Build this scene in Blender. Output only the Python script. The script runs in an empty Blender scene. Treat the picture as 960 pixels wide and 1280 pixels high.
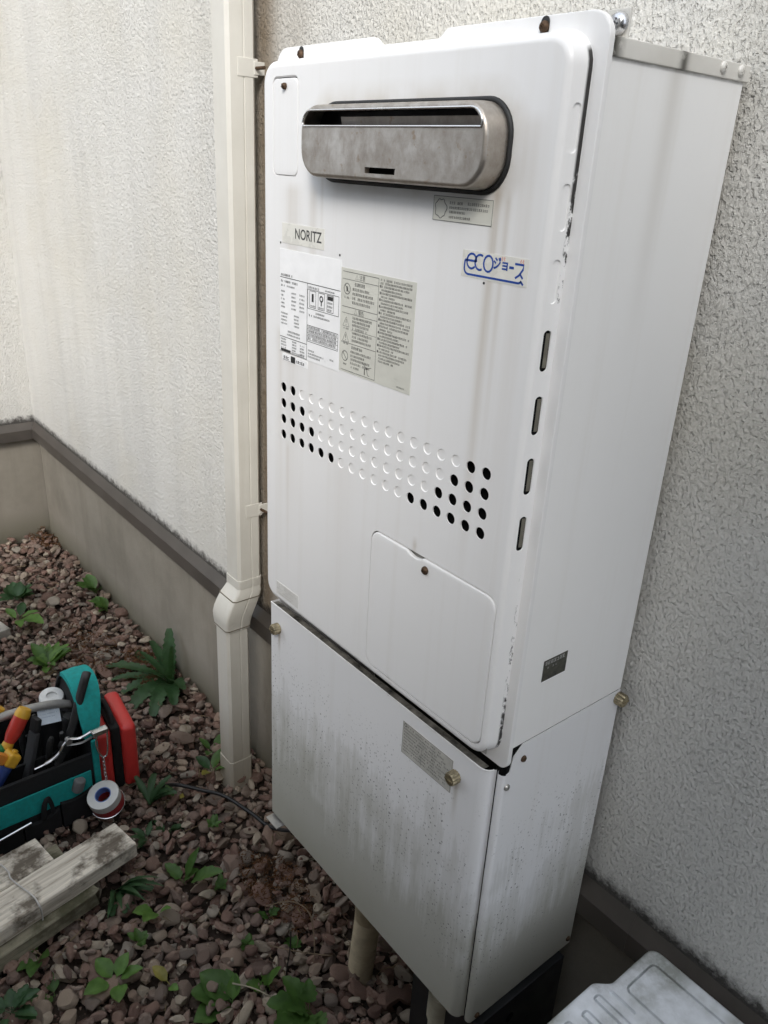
import bpy, bmesh, math, random
import numpy as np
from mathutils import Vector, Matrix, Euler
from mathutils.geometry import delaunay_2d_cdt

random.seed(7); np.random.seed(7)
S = bpy.context.scene
COL = S.collection
R = math.radians

# ------------------------------------------------------------------ camera
cd = bpy.data.cameras.new('camera'); cam = bpy.data.objects.new('camera', cd); COL.objects.link(cam)
cam.location = (0.9295, -0.7942, 1.3644)
cam.rotation_euler = (R(66.5918), R(-2.9326), R(51.336))
cd.sensor_fit = 'AUTO'; cd.sensor_width = 36; cd.lens = 28.236
cd.clip_start = 0.02; cd.clip_end = 200
S.camera = cam

# ------------------------------------------------------------------ sky, sun, exposure
SUN = Vector((0.55, -0.56, 0.62)).normalized()          # direction towards the (veiled) sun
w = bpy.data.worlds.new('World'); S.world = w; w.use_nodes = True
wn = w.node_tree.nodes; wl = w.node_tree.links
bg = wn['Background']; bg.inputs['Strength'].default_value = 0.15
sky = wn.new('ShaderNodeTexSky'); sky.sky_type = 'NISHITA'; sky.sun_disc = False
sky.sun_elevation = math.asin(SUN.z); sky.sun_rotation = math.atan2(SUN.x, SUN.y)
sky.dust_density = 4.0; sky.air_density = 1.0
hs = wn.new('ShaderNodeHueSaturation'); hs.inputs['Saturation'].default_value = 0.38   # thin cloud
cm = wn.new('ShaderNodeMix'); cm.data_type = 'RGBA'; cm.inputs[0].default_value = 0.8; cm.inputs[7].default_value = (4.35, 4.75, 5.3, 1)   # even veil of cloud over the blue
wl.new(sky.outputs[0], hs.inputs['Color']); wl.new(hs.outputs[0], cm.inputs[6]); wl.new(cm.outputs[2], bg.inputs['Color'])
sl = bpy.data.lights.new('sun', 'SUN'); sl.energy = 1.5; sl.angle = R(20); sl.color = (1, .96, .905)
so = bpy.data.objects.new('sun', sl); COL.objects.link(so)
so.rotation_euler = SUN.to_track_quat('Z', 'Y').to_euler(); so.location = SUN * 10
S.view_settings.view_transform = 'Standard'; S.view_settings.look = 'None'
S.view_settings.gamma = 1; S.view_settings.exposure = 1.0
S.view_settings.use_curve_mapping = False
S.cycles.adaptive_threshold = 0.03; S.cycles.max_bounces = 6; S.cycles.diffuse_bounces = 4; S.cycles.glossy_bounces = 3; S.cycles.transmission_bounces = 2; S.cycles.caustics_reflective = False; S.cycles.caustics_refractive = False

# ------------------------------------------------------------------ material helpers
class Mat:
    def __init__(self, name, rough=.5, metal=0, base=(.5, .5, .5), spec=.5):
        self.m = bpy.data.materials.new(name); self.m.use_nodes = True
        self.t = self.m.node_tree; self.n = self.t.nodes; self.l = self.t.links
        self.b = self.n['Principled BSDF']
        self.set('Roughness', rough); self.set('Metallic', metal); self.set('Base Color', (*base, 1))
        self.set('Specular IOR Level', spec)
        self._c = None
    def set(self, k, v):
        if isinstance(v, bpy.types.NodeSocket): self.l.new(v, self.b.inputs[k])
        else: self.b.inputs[k].default_value = v
    def put(self, sock, v):
        if isinstance(v, bpy.types.NodeSocket): self.l.new(v, sock)
        elif isinstance(v, tuple) and len(v) == 3 and sock.type == 'RGBA': sock.default_value = (*v, 1)
        else: sock.default_value = v
    def co(self):
        if self._c is None: self._c = self.n.new('ShaderNodeTexCoord').outputs['Object']
        return self._c
    def xyz(self):
        s = self.n.new('ShaderNodeSeparateXYZ'); self.l.new(self.co(), s.inputs[0]); return s.outputs
    def sc(self, v):
        s = self.n.new('ShaderNodeVectorMath'); s.operation = 'MULTIPLY'; self.l.new(self.co(), s.inputs[0])
        s.inputs[1].default_value = v; return s.outputs[0]
    def noise(self, scale, detail=4, rough=.55, vec=None, dist=0):
        s = self.n.new('ShaderNodeTexNoise'); self.l.new(vec or self.co(), s.inputs['Vector'])
        s.inputs['Scale'].default_value = scale; s.inputs['Detail'].default_value = detail
        s.inputs['Roughness'].default_value = rough; s.inputs['Distortion'].default_value = dist
        return s.outputs['Fac']
    def voro(self, scale, vec=None, feature='F1'):
        s = self.n.new('ShaderNodeTexVoronoi'); s.feature = feature; self.l.new(vec or self.co(), s.inputs['Vector'])
        s.inputs['Scale'].default_value = scale; return s.outputs['Distance']
    def ramp(self, f, *stops):
        s = self.n.new('ShaderNodeValToRGB'); self.l.new(f, s.inputs[0]); e = s.color_ramp.elements
        while len(e) < len(stops): e.new(.5)
        for q, (p, c) in zip(e, stops):
            q.position = p; q.color = (*c, 1) if isinstance(c, tuple) else (c, c, c, 1)
        return s.outputs[0]
    def math(self, op, a, b=0, clamp=False):
        s = self.n.new('ShaderNodeMath'); s.operation = op; s.use_clamp = clamp
        self.put(s.inputs[0], a); self.put(s.inputs[1], b); return s.outputs[0]
    def mix(self, f, a, b, mode='MIX'):
        s = self.n.new('ShaderNodeMix'); s.data_type = 'RGBA'; s.blend_type = mode
        self.put(s.inputs[0], f); self.put(s.inputs[6], a); self.put(s.inputs[7], b); return s.outputs[2]
    def rng(self, v, a, b, c=0., d=1.):
        s = self.n.new('ShaderNodeMapRange'); s.clamp = True; self.put(s.inputs[0], v)
        for i, q in enumerate((a, b, c, d)): s.inputs[i + 1].default_value = q
        return s.outputs[0]
    def gauss(self, v, c, wd):
        a = self.math('SUBTRACT', v, c); a = self.math('DIVIDE', a, wd); a = self.math('MULTIPLY', a, a)
        a = self.math('MULTIPLY', a, -1.); return self.math('EXPONENT', a)
    def bump(self, h, strength, dist=.002):
        s = self.n.new('ShaderNodeBump'); s.inputs['Strength'].default_value = strength
        s.inputs['Distance'].default_value = dist; self.l.new(h, s.inputs['Height'])
        self.l.new(s.outputs[0], self.b.inputs['Normal']); return s

MT = {}
def plain(name, base, rough=.5, metal=0, spec=.5, var=.12, scale=40, bump=0):
    if name in MT: return MT[name].m
    m = Mat(name, rough, metal, base, spec); MT[name] = m
    n = m.noise(scale, 5, .6)
    dk = tuple(c * (1 - var * 1.6) for c in base); lt = tuple(min(1, c * (1 + var)) for c in base)
    m.set('Base Color', m.ramp(n, (.3, dk), (.72, lt)))
    m.set('Roughness', m.rng(n, .3, .7, max(.05, rough - .08), min(1, rough + .1)))
    if bump: m.bump(m.noise(scale * 6, 3), bump, .001)
    return m.m

def stucco(name, c1, fine, right=False):
    m = Mat(name, .88, 0, c1, .25)
    x, y, z = m.xyz()
    st = m.noise(1, 6, .65, m.sc((9, 9, .7)))                        # rain streaks running down
    st2 = m.noise(1, 4, .6, m.sc((38, 38, 1.4)))
    blot = m.noise(2.3, 4, .6)
    col = m.mix(m.rng(st, .46, .74, 0, .42), c1, tuple(c * k for c, k in zip(c1, (.73, .735, .75))))
    col = m.mix(m.rng(st2, .58, .82, 0, .25), col, tuple(c * .66 for c in c1))
    col = m.mix(m.rng(blot, .45, .7, 0, .45), col, (c1[0] * .9, c1[1] * .86, c1[2] * .76))
    # brown weathering with shade painted in on the strip beside the drainpipe, dark mould just above the flashing
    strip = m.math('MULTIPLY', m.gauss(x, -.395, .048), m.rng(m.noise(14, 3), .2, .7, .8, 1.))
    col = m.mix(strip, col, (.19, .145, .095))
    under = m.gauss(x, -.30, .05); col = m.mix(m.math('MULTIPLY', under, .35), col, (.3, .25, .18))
    mo = m.math('ADD', z, m.math('MULTIPLY', m.noise(55, 5, .7), -.055))
    col = m.mix(m.rng(mo, .426, .447, .92, 0), col, (.035, .03, .026))
    a = m.noise(150, 4, .62, m.sc((1, 1, .75)))
    pit = m.rng(m.noise(290, 2, .55, m.sc((1, 1, .6))), .30, .46)
    lump = m.noise(45, 3, .55)
    patch = m.rng(m.noise(1.6, 3), .35, .65, .55, 1.)                     # worked more and less by the trowel
    h = m.math('ADD', m.math('MULTIPLY', a, 1.1), m.math('MULTIPLY', pit, .60)); h = m.math('MULTIPLY', h, patch)
    h = m.math('ADD', h, m.math('MULTIPLY', lump, .45))
    m.set('Base Color', m.mix(m.math('MULTIPLY', m.math('SUBTRACT', 1., pit), .12), col, tuple(c * .5 for c in c1)))     # dirt sits in the pits
    m.bump(h, fine, .0056)
    return m.m

def paint(name, base=(.81, .805, .80), lower=False, side=False):
    m = Mat(name, .30, 0, base, .5)
    x, y, z = m.xyz()
    big = m.noise(5, 4, .6)
    col = m.mix(m.rng(big, .35, .75, 0, .25), base, tuple(c * k for c, k in zip(base, (.93, .925, .90))))
    st = m.noise(1, 5, .6, m.sc((45, 45, 1.1)))
    col = m.mix(m.rng(st, .52, .8, 0, .22), col, tuple(c * k for c, k in zip(base, (.74, .70, .62))))
    if not lower and not side:
        sn = m.rng(m.noise(1, 5, .7, m.sc((120, 1, 3))), .25, .7, .4, 1)
        for (xc, wd, z0, z1, amt) in ((.404, .006, 1.345, .95, .62), (.417, .004, 1.34, 1.08, .45), (.075, .016, 1.33, .86, .36), (.118, .008, 1.33, 1.0, .30), (.438, .010, 1.40, .86, .22), (.047, .007, 1.16, .79, .25), (.19, .02, 1.02, .80, .12),
                                      (.066, .004, 1.01, .80, .25), (.135, .003, 1.345, 1.24, .25), (.33, .0035, .975, .955, .5)):
            g = m.math('MULTIPLY', m.gauss(x, xc, wd), m.rng(z, z1, z0, .0, 1.))
            g = m.math('MULTIPLY', g, m.rng(z, z0, z0 + .012, 1., 0.))
            g = m.math('MULTIPLY', m.math('MULTIPLY', g, sn), amt)
            col = m.mix(g, col, (.36, .28, .17))
        # soot and rust halo around the flue
        fx = m.math('MAXIMUM', m.math('SUBTRACT', m.math('ABSOLUTE', m.math('SUBTRACT', x, .27)), .118), 0.)
        fz = m.math('MAXIMUM', m.math('SUBTRACT', m.math('ABSOLUTE', m.math('SUBTRACT', z, 1.384)), .012), 0.)
        dd = m.math('SQRT', m.math('ADD', m.math('MULTIPLY', fx, fx), m.math('MULTIPLY', fz, fz)))
        halo = m.math('MULTIPLY', m.rng(dd, .022, .046, 1., 0.), m.rng(m.noise(24, 4), .3, .75, .1, .65))
        col = m.mix(halo, col, (.47, .40, .29))
    if not lower:
        # black mould that has settled in the seam beside the flange
        sp = m.noise(1, 6, .75, m.sc((260, 260, 70)))
        nm = m.rng(m.noise(1, 3, .6, m.sc((1, 1, 9))), .45, .58)
        if side:
            e = m.rng(y, -.2155, -.2185, 0., 1.); col = m.mix(m.math('MULTIPLY', e, .5), col, (.2, .18, .15))
            e = m.rng(z, 1.4475, 1.4515, 0., 1.); col = m.mix(m.math('MULTIPLY', m.math('MULTIPLY', e, m.rng(st, .3, .6)), .6), col, (.14, .1, .06))
            g = m.math('MULTIPLY', m.gauss(y, -.122, .012), m.rng(z, 1.2, 1.45, .0, .35)); col = m.mix(g, col, (.42, .38, .32))
        else:
            e = m.math('MULTIPLY', m.rng(x, .4660, .4685, 0., 1.), m.rng(y, -.2292, -.2270, 0., 1.))
            e = m.math('MULTIPLY', e, m.rng(y, -.2239, -.2236, 1., 0.))
            n1 = m.noise(1, 5, .75, m.sc((90, 90, 42))); n2 = m.noise(1, 4, .7, m.sc((300, 300, 160)))
            thr = m.math('MAXIMUM', m.rng(z, 1.22, 1.40, -.12, .17), m.rng(z, 1.10, .80, -.13, .05))
            kk = m.math('ADD', m.math('ADD', m.math('MULTIPLY', n1, .65), m.math('MULTIPLY', n2, .35)), thr)
            k = m.math('MULTIPLY', e, m.rng(kk, .50, .56))
            col = m.mix(k, col, (.02, .018, .016))
    if lower:
        lim = m.noise(1, 7, .78, m.sc((58, 58, 4.5))); lim2 = m.noise(7, 4, .6)
        zz = m.math('ADD', z, m.math('MULTIPLY', m.math('SUBTRACT', lim, .5), .32)); zz = m.math('ADD', zz, m.math('MULTIPLY', m.math('SUBTRACT', lim2, .5), .34))
        alg = m.rng(zz, .44, .61, 1., 0.)
        col = m.mix(m.math('MULTIPLY', alg, .74), col, (.33, .325, .265))
        ed = m.rng(m.math('ABSOLUTE', m.math('SUBTRACT', zz, .575)), .0, .02, 1., 0.)
        col = m.mix(m.math('MULTIPLY', ed, .10), col, (.3, .29, .27))
        g2 = m.rng(m.math('ADD', z, m.math('MULTIPLY', big, .16)), .39, .5, 1., 0.)
        col = m.mix(m.math('MULTIPLY', g2, .55), col, (.30, .285, .22))
        # fine black spots of mould in vertical trains
        spot = m.math('SUBTRACT', 1., m.rng(m.voro(190), .14, .32))
        den = m.rng(m.noise(1, 4, .6, m.sc((26, 26, 4))), .40, .55)
        keep = m.math('GREATER_THAN', m.noise(330, 1), .5)
        zr = m.math('MULTIPLY', m.rng(z, .71, .62), m.rng(z, .36, .45))
        k = m.math('MULTIPLY', m.math('MULTIPLY', spot, den), m.math('MULTIPLY', zr, keep))
        col = m.mix(m.math('MULTIPLY', k, .85), col, (.05, .048, .04))
        rs = m.math('MULTIPLY', m.gauss(x, .024, .003), m.rng(z, .66, .70)); rs = m.math('MULTIPLY', rs, m.rng(z, .705, .70))
        col = m.mix(m.math('MULTIPLY', rs, .8), col, (.2, .15, .08))
        rs = m.math('MULTIPLY', m.gauss(x, .42, .004), m.rng(z, .63, .70)); rs = m.math('MULTIPLY', rs, m.rng(z, .705, .70))
        col = m.mix(m.math('MULTIPLY', rs, .6), col, (.27, .22, .14))
        m.set('Roughness', m.rng(alg, 0, 1, .36, .62))
    else:
        m.set('Roughness', m.rng(big, .3, .7, .3, .42))
    m.set('Base Color', col)
    m.bump(m.noise(420, 2), .05, .0006)
    return m.m

# ------------------------------------------------------------------ mesh helpers
def link(name, me, mat, parent=None, smooth=None):
    o = bpy.data.objects.new(name, me); COL.objects.link(o)
    if mat and not me.materials: me.materials.append(mat)
    if smooth is not None:
        me.polygons.foreach_set('use_smooth', [True] * len(me.polygons))
        me.set_sharp_from_angle(angle=R(smooth))
        wm = o.modifiers.new('weighted_normal', 'WEIGHTED_NORMAL'); wm.weight = 100; wm.keep_sharp = True
    if parent:
        o.parent = parent; o.matrix_parent_inverse = parent.matrix_basis.inverted()
    return o
def tag(o, label, cat=None, group=None, kind=None):
    if label: o['label'] = label
    if cat: o['category'] = cat
    if group: o['group'] = group
    if kind: o['kind'] = kind
    return o
def thing(name, loc, label, cat, group=None):
    o = bpy.data.objects.new(name, None); COL.objects.link(o); o.location = loc; o.empty_display_size = .05
    return tag(o, label, cat, group)
def pyd(name, v, f, mat, parent=None, smooth=None):
    me = bpy.data.meshes.new(name); me.from_pydata([tuple(q) for q in v], [], f); me.update()
    return link(name, me, mat, parent, smooth)
class B:
    """collects shapes into one bmesh"""
    def __init__(self): self.b = bmesh.new()
    def box(self, x0, x1, y0, y1, z0, z1, bev=0, mtx=None, seg=2):
        r = bmesh.ops.create_cube(self.b, size=1)
        M = Matrix.Translation(((x0 + x1) / 2, (y0 + y1) / 2, (z0 + z1) / 2)) @ Matrix.Diagonal((x1 - x0, y1 - y0, z1 - z0, 1))
        bmesh.ops.transform(self.b, matrix=M, verts=r['verts'])
        vs = r['verts']
        if bev:
            ed = list({e for v in vs for e in v.link_edges})
            q = bmesh.ops.bevel(self.b, geom=ed, offset=bev, segments=seg, affect='EDGES', profile=.5)
            vs = list({v for v in q['verts']} | {v for v in vs if v.is_valid})
        if mtx is not None: bmesh.ops.transform(self.b, matrix=mtx, verts=vs)
        return self
    def lathe(self, prof, n=24, mtx=None, cap=True):
        rings = []
        for r, h in prof:
            rings.append([self.b.verts.new((r * math.cos(2 * math.pi * i / n), r * math.sin(2 * math.pi * i / n), h)) for i in range(n)])
        for a, c in zip(rings, rings[1:]):
            for i in range(n): self.b.faces.new((a[i], a[(i + 1) % n], c[(i + 1) % n], c[i]))
        if cap:
            self.b.faces.new(rings[0][::-1]); self.b.faces.new(rings[-1])
        if mtx is not None: bmesh.ops.transform(self.b, matrix=mtx, verts=[v for g in rings for v in g])
        return self
    def tube(self, pts, rad, n=10, flat=1., cap=True):
        pts = [Vector(p) for p in pts]; rad = rad if isinstance(rad, (list, tuple)) else [rad] * len(pts)
        t0 = (pts[1] - pts[0]).normalized(); up = Vector((0, 0, 1)) if abs(t0.z) < .9 else Vector((1, 0, 0))
        nrm = (up - t0 * up.dot(t0)).normalized(); rings = []
        for i, p in enumerate(pts):
            t = ((pts[min(i + 1, len(pts) - 1)] - pts[max(i - 1, 0)])).normalized()
            nrm = (nrm - t * nrm.dot(t)).normalized(); bi = t.cross(nrm)
            rings.append([self.b.verts.new(p + (nrm * math.cos(2 * math.pi * k / n) * flat + bi * math.sin(2 * math.pi * k / n)) * rad[i]) for k in range(n)])
        for a, c in zip(rings, rings[1:]):
            for i in range(n): self.b.faces.new((a[i], a[(i + 1) % n], c[(i + 1) % n], c[i]))
        if cap: self.b.faces.new(rings[0][::-1]); self.b.faces.new(rings[-1])
        return self
    def prism(self, loop, d0, d1, fn):
        """closed 2-D loop swept from depth d0 to d1; fn(u,v,d)->xyz"""
        a = [self.b.verts.new(fn(u, v, d0)) for u, v in loop]; c = [self.b.verts.new(fn(u, v, d1)) for u, v in loop]
        n = len(loop); self.b.faces.new(a); self.b.faces.new(c[::-1])
        for i in range(n): self.b.faces.new((a[i], c[i], c[(i + 1) % n], a[(i + 1) % n]))
        return self
    def rings(self, loops, cap0=False, cap1=False):
        vs = [[self.b.verts.new(p) for p in lp] for lp in loops]; n = len(loops[0])
        for a, c in zip(vs, vs[1:]):
            for i in range(n): self.b.faces.new((a[i], a[(i + 1) % n], c[(i + 1) % n], c[i]))
        if cap0: self.b.faces.new(vs[0][::-1])
        if cap1: self.b.faces.new(vs[-1])
        return self
    def cut_face(self, outer, holes, fn):
        """flat face with holes (2-D loops) by constrained triangulation"""
        pts, ed = [], []
        for lp in [outer] + holes:
            s = len(pts); pts += [Vector(q) for q in lp]; ed += [(s + i, s + (i + 1) % len(lp)) for i in range(len(lp))]
        vo, _, fo, *_r = delaunay_2d_cdt(pts, ed, [], 0, 1e-7)
        def inside(p, lp):
            c = False; j = len(lp) - 1
            for i in range(len(lp)):
                xi, yi = lp[i]; xj, yj = lp[j]
                if (yi > p[1]) != (yj > p[1]) and p[0] < (xj - xi) * (p[1] - yi) / (yj - yi) + xi: c = not c
                j = i
            return c
        bb = [(min(q[0] for q in h), max(q[0] for q in h), min(q[1] for q in h), max(q[1] for q in h)) for h in holes]
        vv = [self.b.verts.new(fn(*q)) for q in vo]
        for t in fo:
            c = sum((vo[i] for i in t), Vector((0, 0))) / 3
            if not inside(c, outer): continue
            if any(k[0] < c[0] < k[1] and k[2] < c[1] < k[3] and inside(c, h) for k, h in zip(bb, holes)): continue
            try: self.b.faces.new([vv[i] for i in t])
            except ValueError: pass
        return self
    def to(self, name, mat, parent=None, smooth=None, weld=1e-6):
        if weld: bmesh.ops.remove_doubles(self.b, verts=self.b.verts, dist=weld)
        bmesh.ops.recalc_face_normals(self.b, faces=self.b.faces)
        me = bpy.data.meshes.new(name); self.b.to_mesh(me); self.b.free()
        return link(name, me, mat, parent, smooth)

def rrect(x0, x1, z0, z1, r, n=6):
    out = []
    for cx, cz, a0 in ((x1 - r, z1 - r, 0), (x0 + r, z1 - r, 90), (x0 + r, z0 + r, 180), (x1 - r, z0 + r, 270)):
        for i in range(n + 1):
            a = R(a0 + 90 * i / n); out.append((cx + r * math.cos(a), cz + r * math.sin(a)))
    return out
def circ(cx, cz, r, n=20): return [(cx + r * math.cos(2 * math.pi * i / n), cz + r * math.sin(2 * math.pi * i / n)) for i in range(n)]
def XZ(y): return lambda u, v, d=0: (u, y + d, v)
def L3(lp, y): return [(u, y, v) for u, v in lp]

# ================================================================== THE SETTING
soil = Mat('damp_soil', .95, 0, (.05, .038, .03), .2)
soil.set('Base Color', soil.ramp(soil.noise(30, 6, .7), (.3, (.025, .018, .014)), (.7, (.075, .055, .042))))
soil.bump(soil.noise(90, 5, .7), .8, .01)
gv = []
nx, ny = 60, 60
for j in range(ny + 1):
    for i in range(nx + 1):
        x = -16 + 32 * i / nx; y = -16 + 32 * j / ny
        gv.append((x, y, -.02))
gf = [(j * (nx + 1) + i, j * (nx + 1) + i + 1, (j + 1) * (nx + 1) + i + 1, (j + 1) * (nx + 1) + i) for j in range(ny) for i in range(nx)]
ground = tag(pyd('ground', gv, gf, soil.m), None, kind='structure')

# ---- house: main wall (y=0), return wall (x=-2.0), flashing and plinth
house = thing('house', (-.6, .1, 0), 'cream stuccoed house wall with inside corner, grey plinth and dark brown flashing', 'house')
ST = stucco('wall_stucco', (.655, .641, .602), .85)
CX = -2.02
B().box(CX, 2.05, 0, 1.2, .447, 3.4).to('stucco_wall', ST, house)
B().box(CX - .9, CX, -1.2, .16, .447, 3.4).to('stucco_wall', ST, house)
PL = Mat('plinth_render', .9, 0, (.36, .335, .295), .2)
_n = PL.noise(3.5, 6, .65); _s = PL.noise(1, 5, .6, PL.sc((14, 14, 2))); _z = PL.xyz()[2]
_c = PL.ramp(_n, (.3, (.205, .185, .152)), (.7, (.297, .27, .225)))
_c = PL.mix(PL.rng(_s, .5, .75, 0, .45), _c, (.17, .15, .12))
_c = PL.mix(PL.rng(PL.math('ADD', _z, PL.math('MULTIPLY', _n, -.14)), -.07, .03, .75, 0), _c, (.12, .11, .075))
PL.set('Base Color', _c); PL.bump(PL.math('ADD', PL.noise(220, 3), PL.math('MULTIPLY', PL.noise(60, 3), .5)), .3, .002)
B().box(CX, 2.038, .012, 1.19, -.15, .3855).to('plinth', PL.m, house)
B().box(CX - .89, CX - .012, -1.188, .15, -.15, .3855).to('plinth', PL.m, house)
FL = plain('flashing_metal', (.074, .064, .055), .42, .0, .5, .18, 9, .06)
def flash(name, ax):
    # sloped drip cap: section (out from wall, z)
    sec = [(-.01, .4466), (.0, .4466), (.0133, .4222), (.0133, .3862), (.0113, .3862), (.0113, .3875), (-.01, .3875)]
    b = B()
    if ax == 0: b.prism(sec, CX + .0, 2.055, lambda o, z, d: (d, -o, z))
    else: b.prism(sec, -1.21, -.0, lambda o, z, d: (CX + o, d, z))
    return b.to(name, FL, house)
flash('flashing', 0); flash('flashing', 1)
b = B().prism([(-.0, .4474), (.0139, .4226), (.0139, .3860), (.0134, .3860), (.0134, .4222), (-.0, .4466)], .535, .562, lambda o, z, d: (d, -o, z)); b.to('flashing_seam', FL, house)

# ---- unseen wall and tall box added behind the camera to shade the scene
NB = plain('shade_wall_concrete', (.20, .195, .185), .9, 0, .2, .2, 6, .2)
tag(B().box(-.6, 3.4, -1.50, -1.35, -.1, 1.85, .004).to('added_shade_wall', NB), None, kind='structure')
SHD = plain('shade_box_metal', (.06, .062, .065), .6, 0, .3, .1, 6)
shade_box = B().box(1.44, 3.0, -1.33, -.98, -.02, 2.6, .01).box(1.44-.02, 3.02, -1.34, -.98+.03, 2.6+.001, 2.6+.04, .006).to('added_shade_box', SHD, None, 30); shade_box['kind'] = 'structure'  # tall unseen box added to block light from the right-hand wall

# ================================================================== WATER HEATER
heater = thing('water_heater', (.24, -.12, .32), 'tall white wall-hung gas water heater with stained lower pipe cover', 'water heater')
WP = paint('heater_front_paint'); WS = paint('heater_side_paint', (.86, .855, .845), side=True); WL = paint('pipe_cover_paint', (.80, .80, .81), lower=True)
BLK = plain('black_void', (.006, .006, .006), .8, 0, .1)
RUST = plain('rusty_screw', (.10, .06, .035), .6, .6, .5, .4, 300)
STEEL = plain('zinc_screw', (.55, .54, .5), .35, .9, .5, .2, 200)
_w = Mat('lid_paint', .4, 0, (.70, .685, .64)); _n = _w.noise(40, 5, .7); _y = _w.xyz()[1]
_c = _w.ramp(_w.noise(12, 4), (.3, (.60, .58, .53)), (.7, (.72, .705, .665)))
_k = _w.math('MAXIMUM', _w.rng(_y, -.199, -.214, 0., 1.), _w.math('MULTIPLY', _w.gauss(_y, -.118, .006), .9)); _c = _w.mix(_w.math('MULTIPLY', _k, _w.rng(_n, .3, .5)), _c, (.035, .032, .022))
_w.set('Base Color', _c); WPL = _w.m
DKG = plain('dark_inner', (.03, .03, .03), .7)
LGR = plain('recess_grey', (.35, .34, .32), .6)

F = -.245          # front face plane of upper panel
FLY = -.2235       # flange plane
# --- body
B().box(.003, .480, -.2175, -.014, .776, 1.452, .0015).to('casing', WS, heater, 30)
b = B().box(.0, .4825, -.2212, -.0103, 1.4505, 1.4645, .0012)
lidp = b.to('top_lid', WPL, heater, 30)
def screw(name, c, nrm, r=.0045, mat=None, parent=heater, h=.003, hexa=False):
    q = Vector(nrm).to_track_quat('Z', 'Y').to_matrix().to_4x4()
    M = Matrix.Translation(c) @ q
    b = B().lathe([(r * 1.0, 0), (r, h * .35), (r * .8, h * .8), (r * .42, h), (r * .40, h * .72)], 6 if hexa else 14, M)
    for a in (0, 90):
        b.box(-r * .62, r * .62, -r * .12, r * .12, h * .72, h * 1.03, 0, M @ Matrix.Rotation(R(a + 20), 4, 'Z'))
    return b.to(name, mat or STEEL, parent, 40)
screw('screw', (.4825, -.0575, 1.4585), (1, 0, 0), .0048, WPL, heater); screw('screw', (.4825, -.0274, 1.4585), (1, 0, 0), .0048, WPL, heater)

# --- flange behind the front panel, with a dip in its top edge
def fl_loop():
    r = .022; lp = []
    def arc(cx, cz, r, a0, a1, n=7):
        for i in range(n + 1):
            a = R(a0 + (a1 - a0) * i / n); lp.append((cx + r * math.cos(a), cz + r * math.sin(a)))
    arc(.484 - .020, 1.482 - .020, .020, 0, 90); 
    lp.extend([(.303, 1.482), (.299, 1.4815), (.296, 1.4795), (.291, 1.4755), (.287, 1.474)])
    lp.extend([(.203, 1.474), (.199, 1.4755), (.193, 1.4795), (.190, 1.4815), (.186, 1.482)])
    arc(.004 + r, 1.482 - r, r, 90, 180); arc(.004 + .01, .752 + .01, .01, 180, 270); arc(.484 - .012, .752 + .012, .012, 270, 360)
    return lp
def inset(lp, d):
    n = len(lp); out = []
    for i in range(n):
        p0, p1, p2 = Vector(lp[i - 1]), Vector(lp[i]), Vector(lp[(i + 1) % n])
        e = (p2 - p0).normalized(); out.append((p1.x - e.y * d, p1.y + e.x * d))
    return out
fl = fl_loop()
b = B()
b.rings([L3(inset(fl, .0014), FLY), L3(inset(fl, .0004), FLY + .0004), L3(fl, FLY + .0014), L3(fl, FLY + .006)])
b.cut_face(inset(fl, .0014), [], XZ(FLY)); b.cut_face(fl, [], XZ(FLY + .006))
flange = b.to('flange', WP, heater, 35)
for x in (.0582, .4175):
    s = B().rings([L3(rrect(x - .0048, x + .0048, 1.467, 1.4815, .0047, 5), FLY - .0004), L3(rrect(x - .0044, x + .0044, 1.4674, 1.481, .0043, 5), FLY - .0003)], True, True).to('screw_slot', DKG, flange)
    screw('screw', (x, FLY - .0004, 1.4735), (0, -1, 0), .0046, RUST, flange, .004)

# --- front panel
panel = None
X0, X1, Z0, Z1 = .0155, .4605, .7745, 1.4585          # flat part of the face
CR = .016; ER = .0095
outer = rrect(X0, X1, Z0, Z1, CR, 8)
def off(o): return rrect(X0 - o, X1 + o, Z0 - o, Z1 + o, CR + o, 8)
holes, dimples = [], []
pitch_x = (.4258 - .0558) / 17; pitch_z = .0214
openL = (2, 3, 4, 6); openR = (2, 3, 4, 6)
for r_ in range(4):
    for c_ in range(18):
        cx, cz = .0558 + pitch_x * c_, 1.0917 - pitch_z * r_
        (holes if c_ < openL[r_] or c_ >= 18 - openR[r_] else dimples).append((cx, cz))
HR = .0064
hole_loops = [circ(cx, cz, HR) for cx, cz in holes]; dim_loops = [circ(cx, cz, HR) for cx, cz in dimples]
g = .0011
small_hole = rrect(.0325 - g, .0845 + g, 1.3468 - g, 1.4484 + g * 1.6, .008 + g, 6)
serv_hole = rrect(.2535 - g, .4595 + g, .7795 - g, .9655 + g * 1.4, .014 + g, 6)
b = B()
b.cut_face(outer, hole_loops + dim_loops + [small_hole, serv_hole], XZ(F))
arcs = [L3(outer, F)]
ER = .0085
for i in range(1, 9):
    a = R(58 * i / 8); arcs.append(L3(off(ER * math.sin(a)), F + ER * (1 - math.cos(a))))
YS = F + ER * (1 - math.cos(R(58))); EO = ER * math.sin(R(58))
b.rings(arcs)
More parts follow.
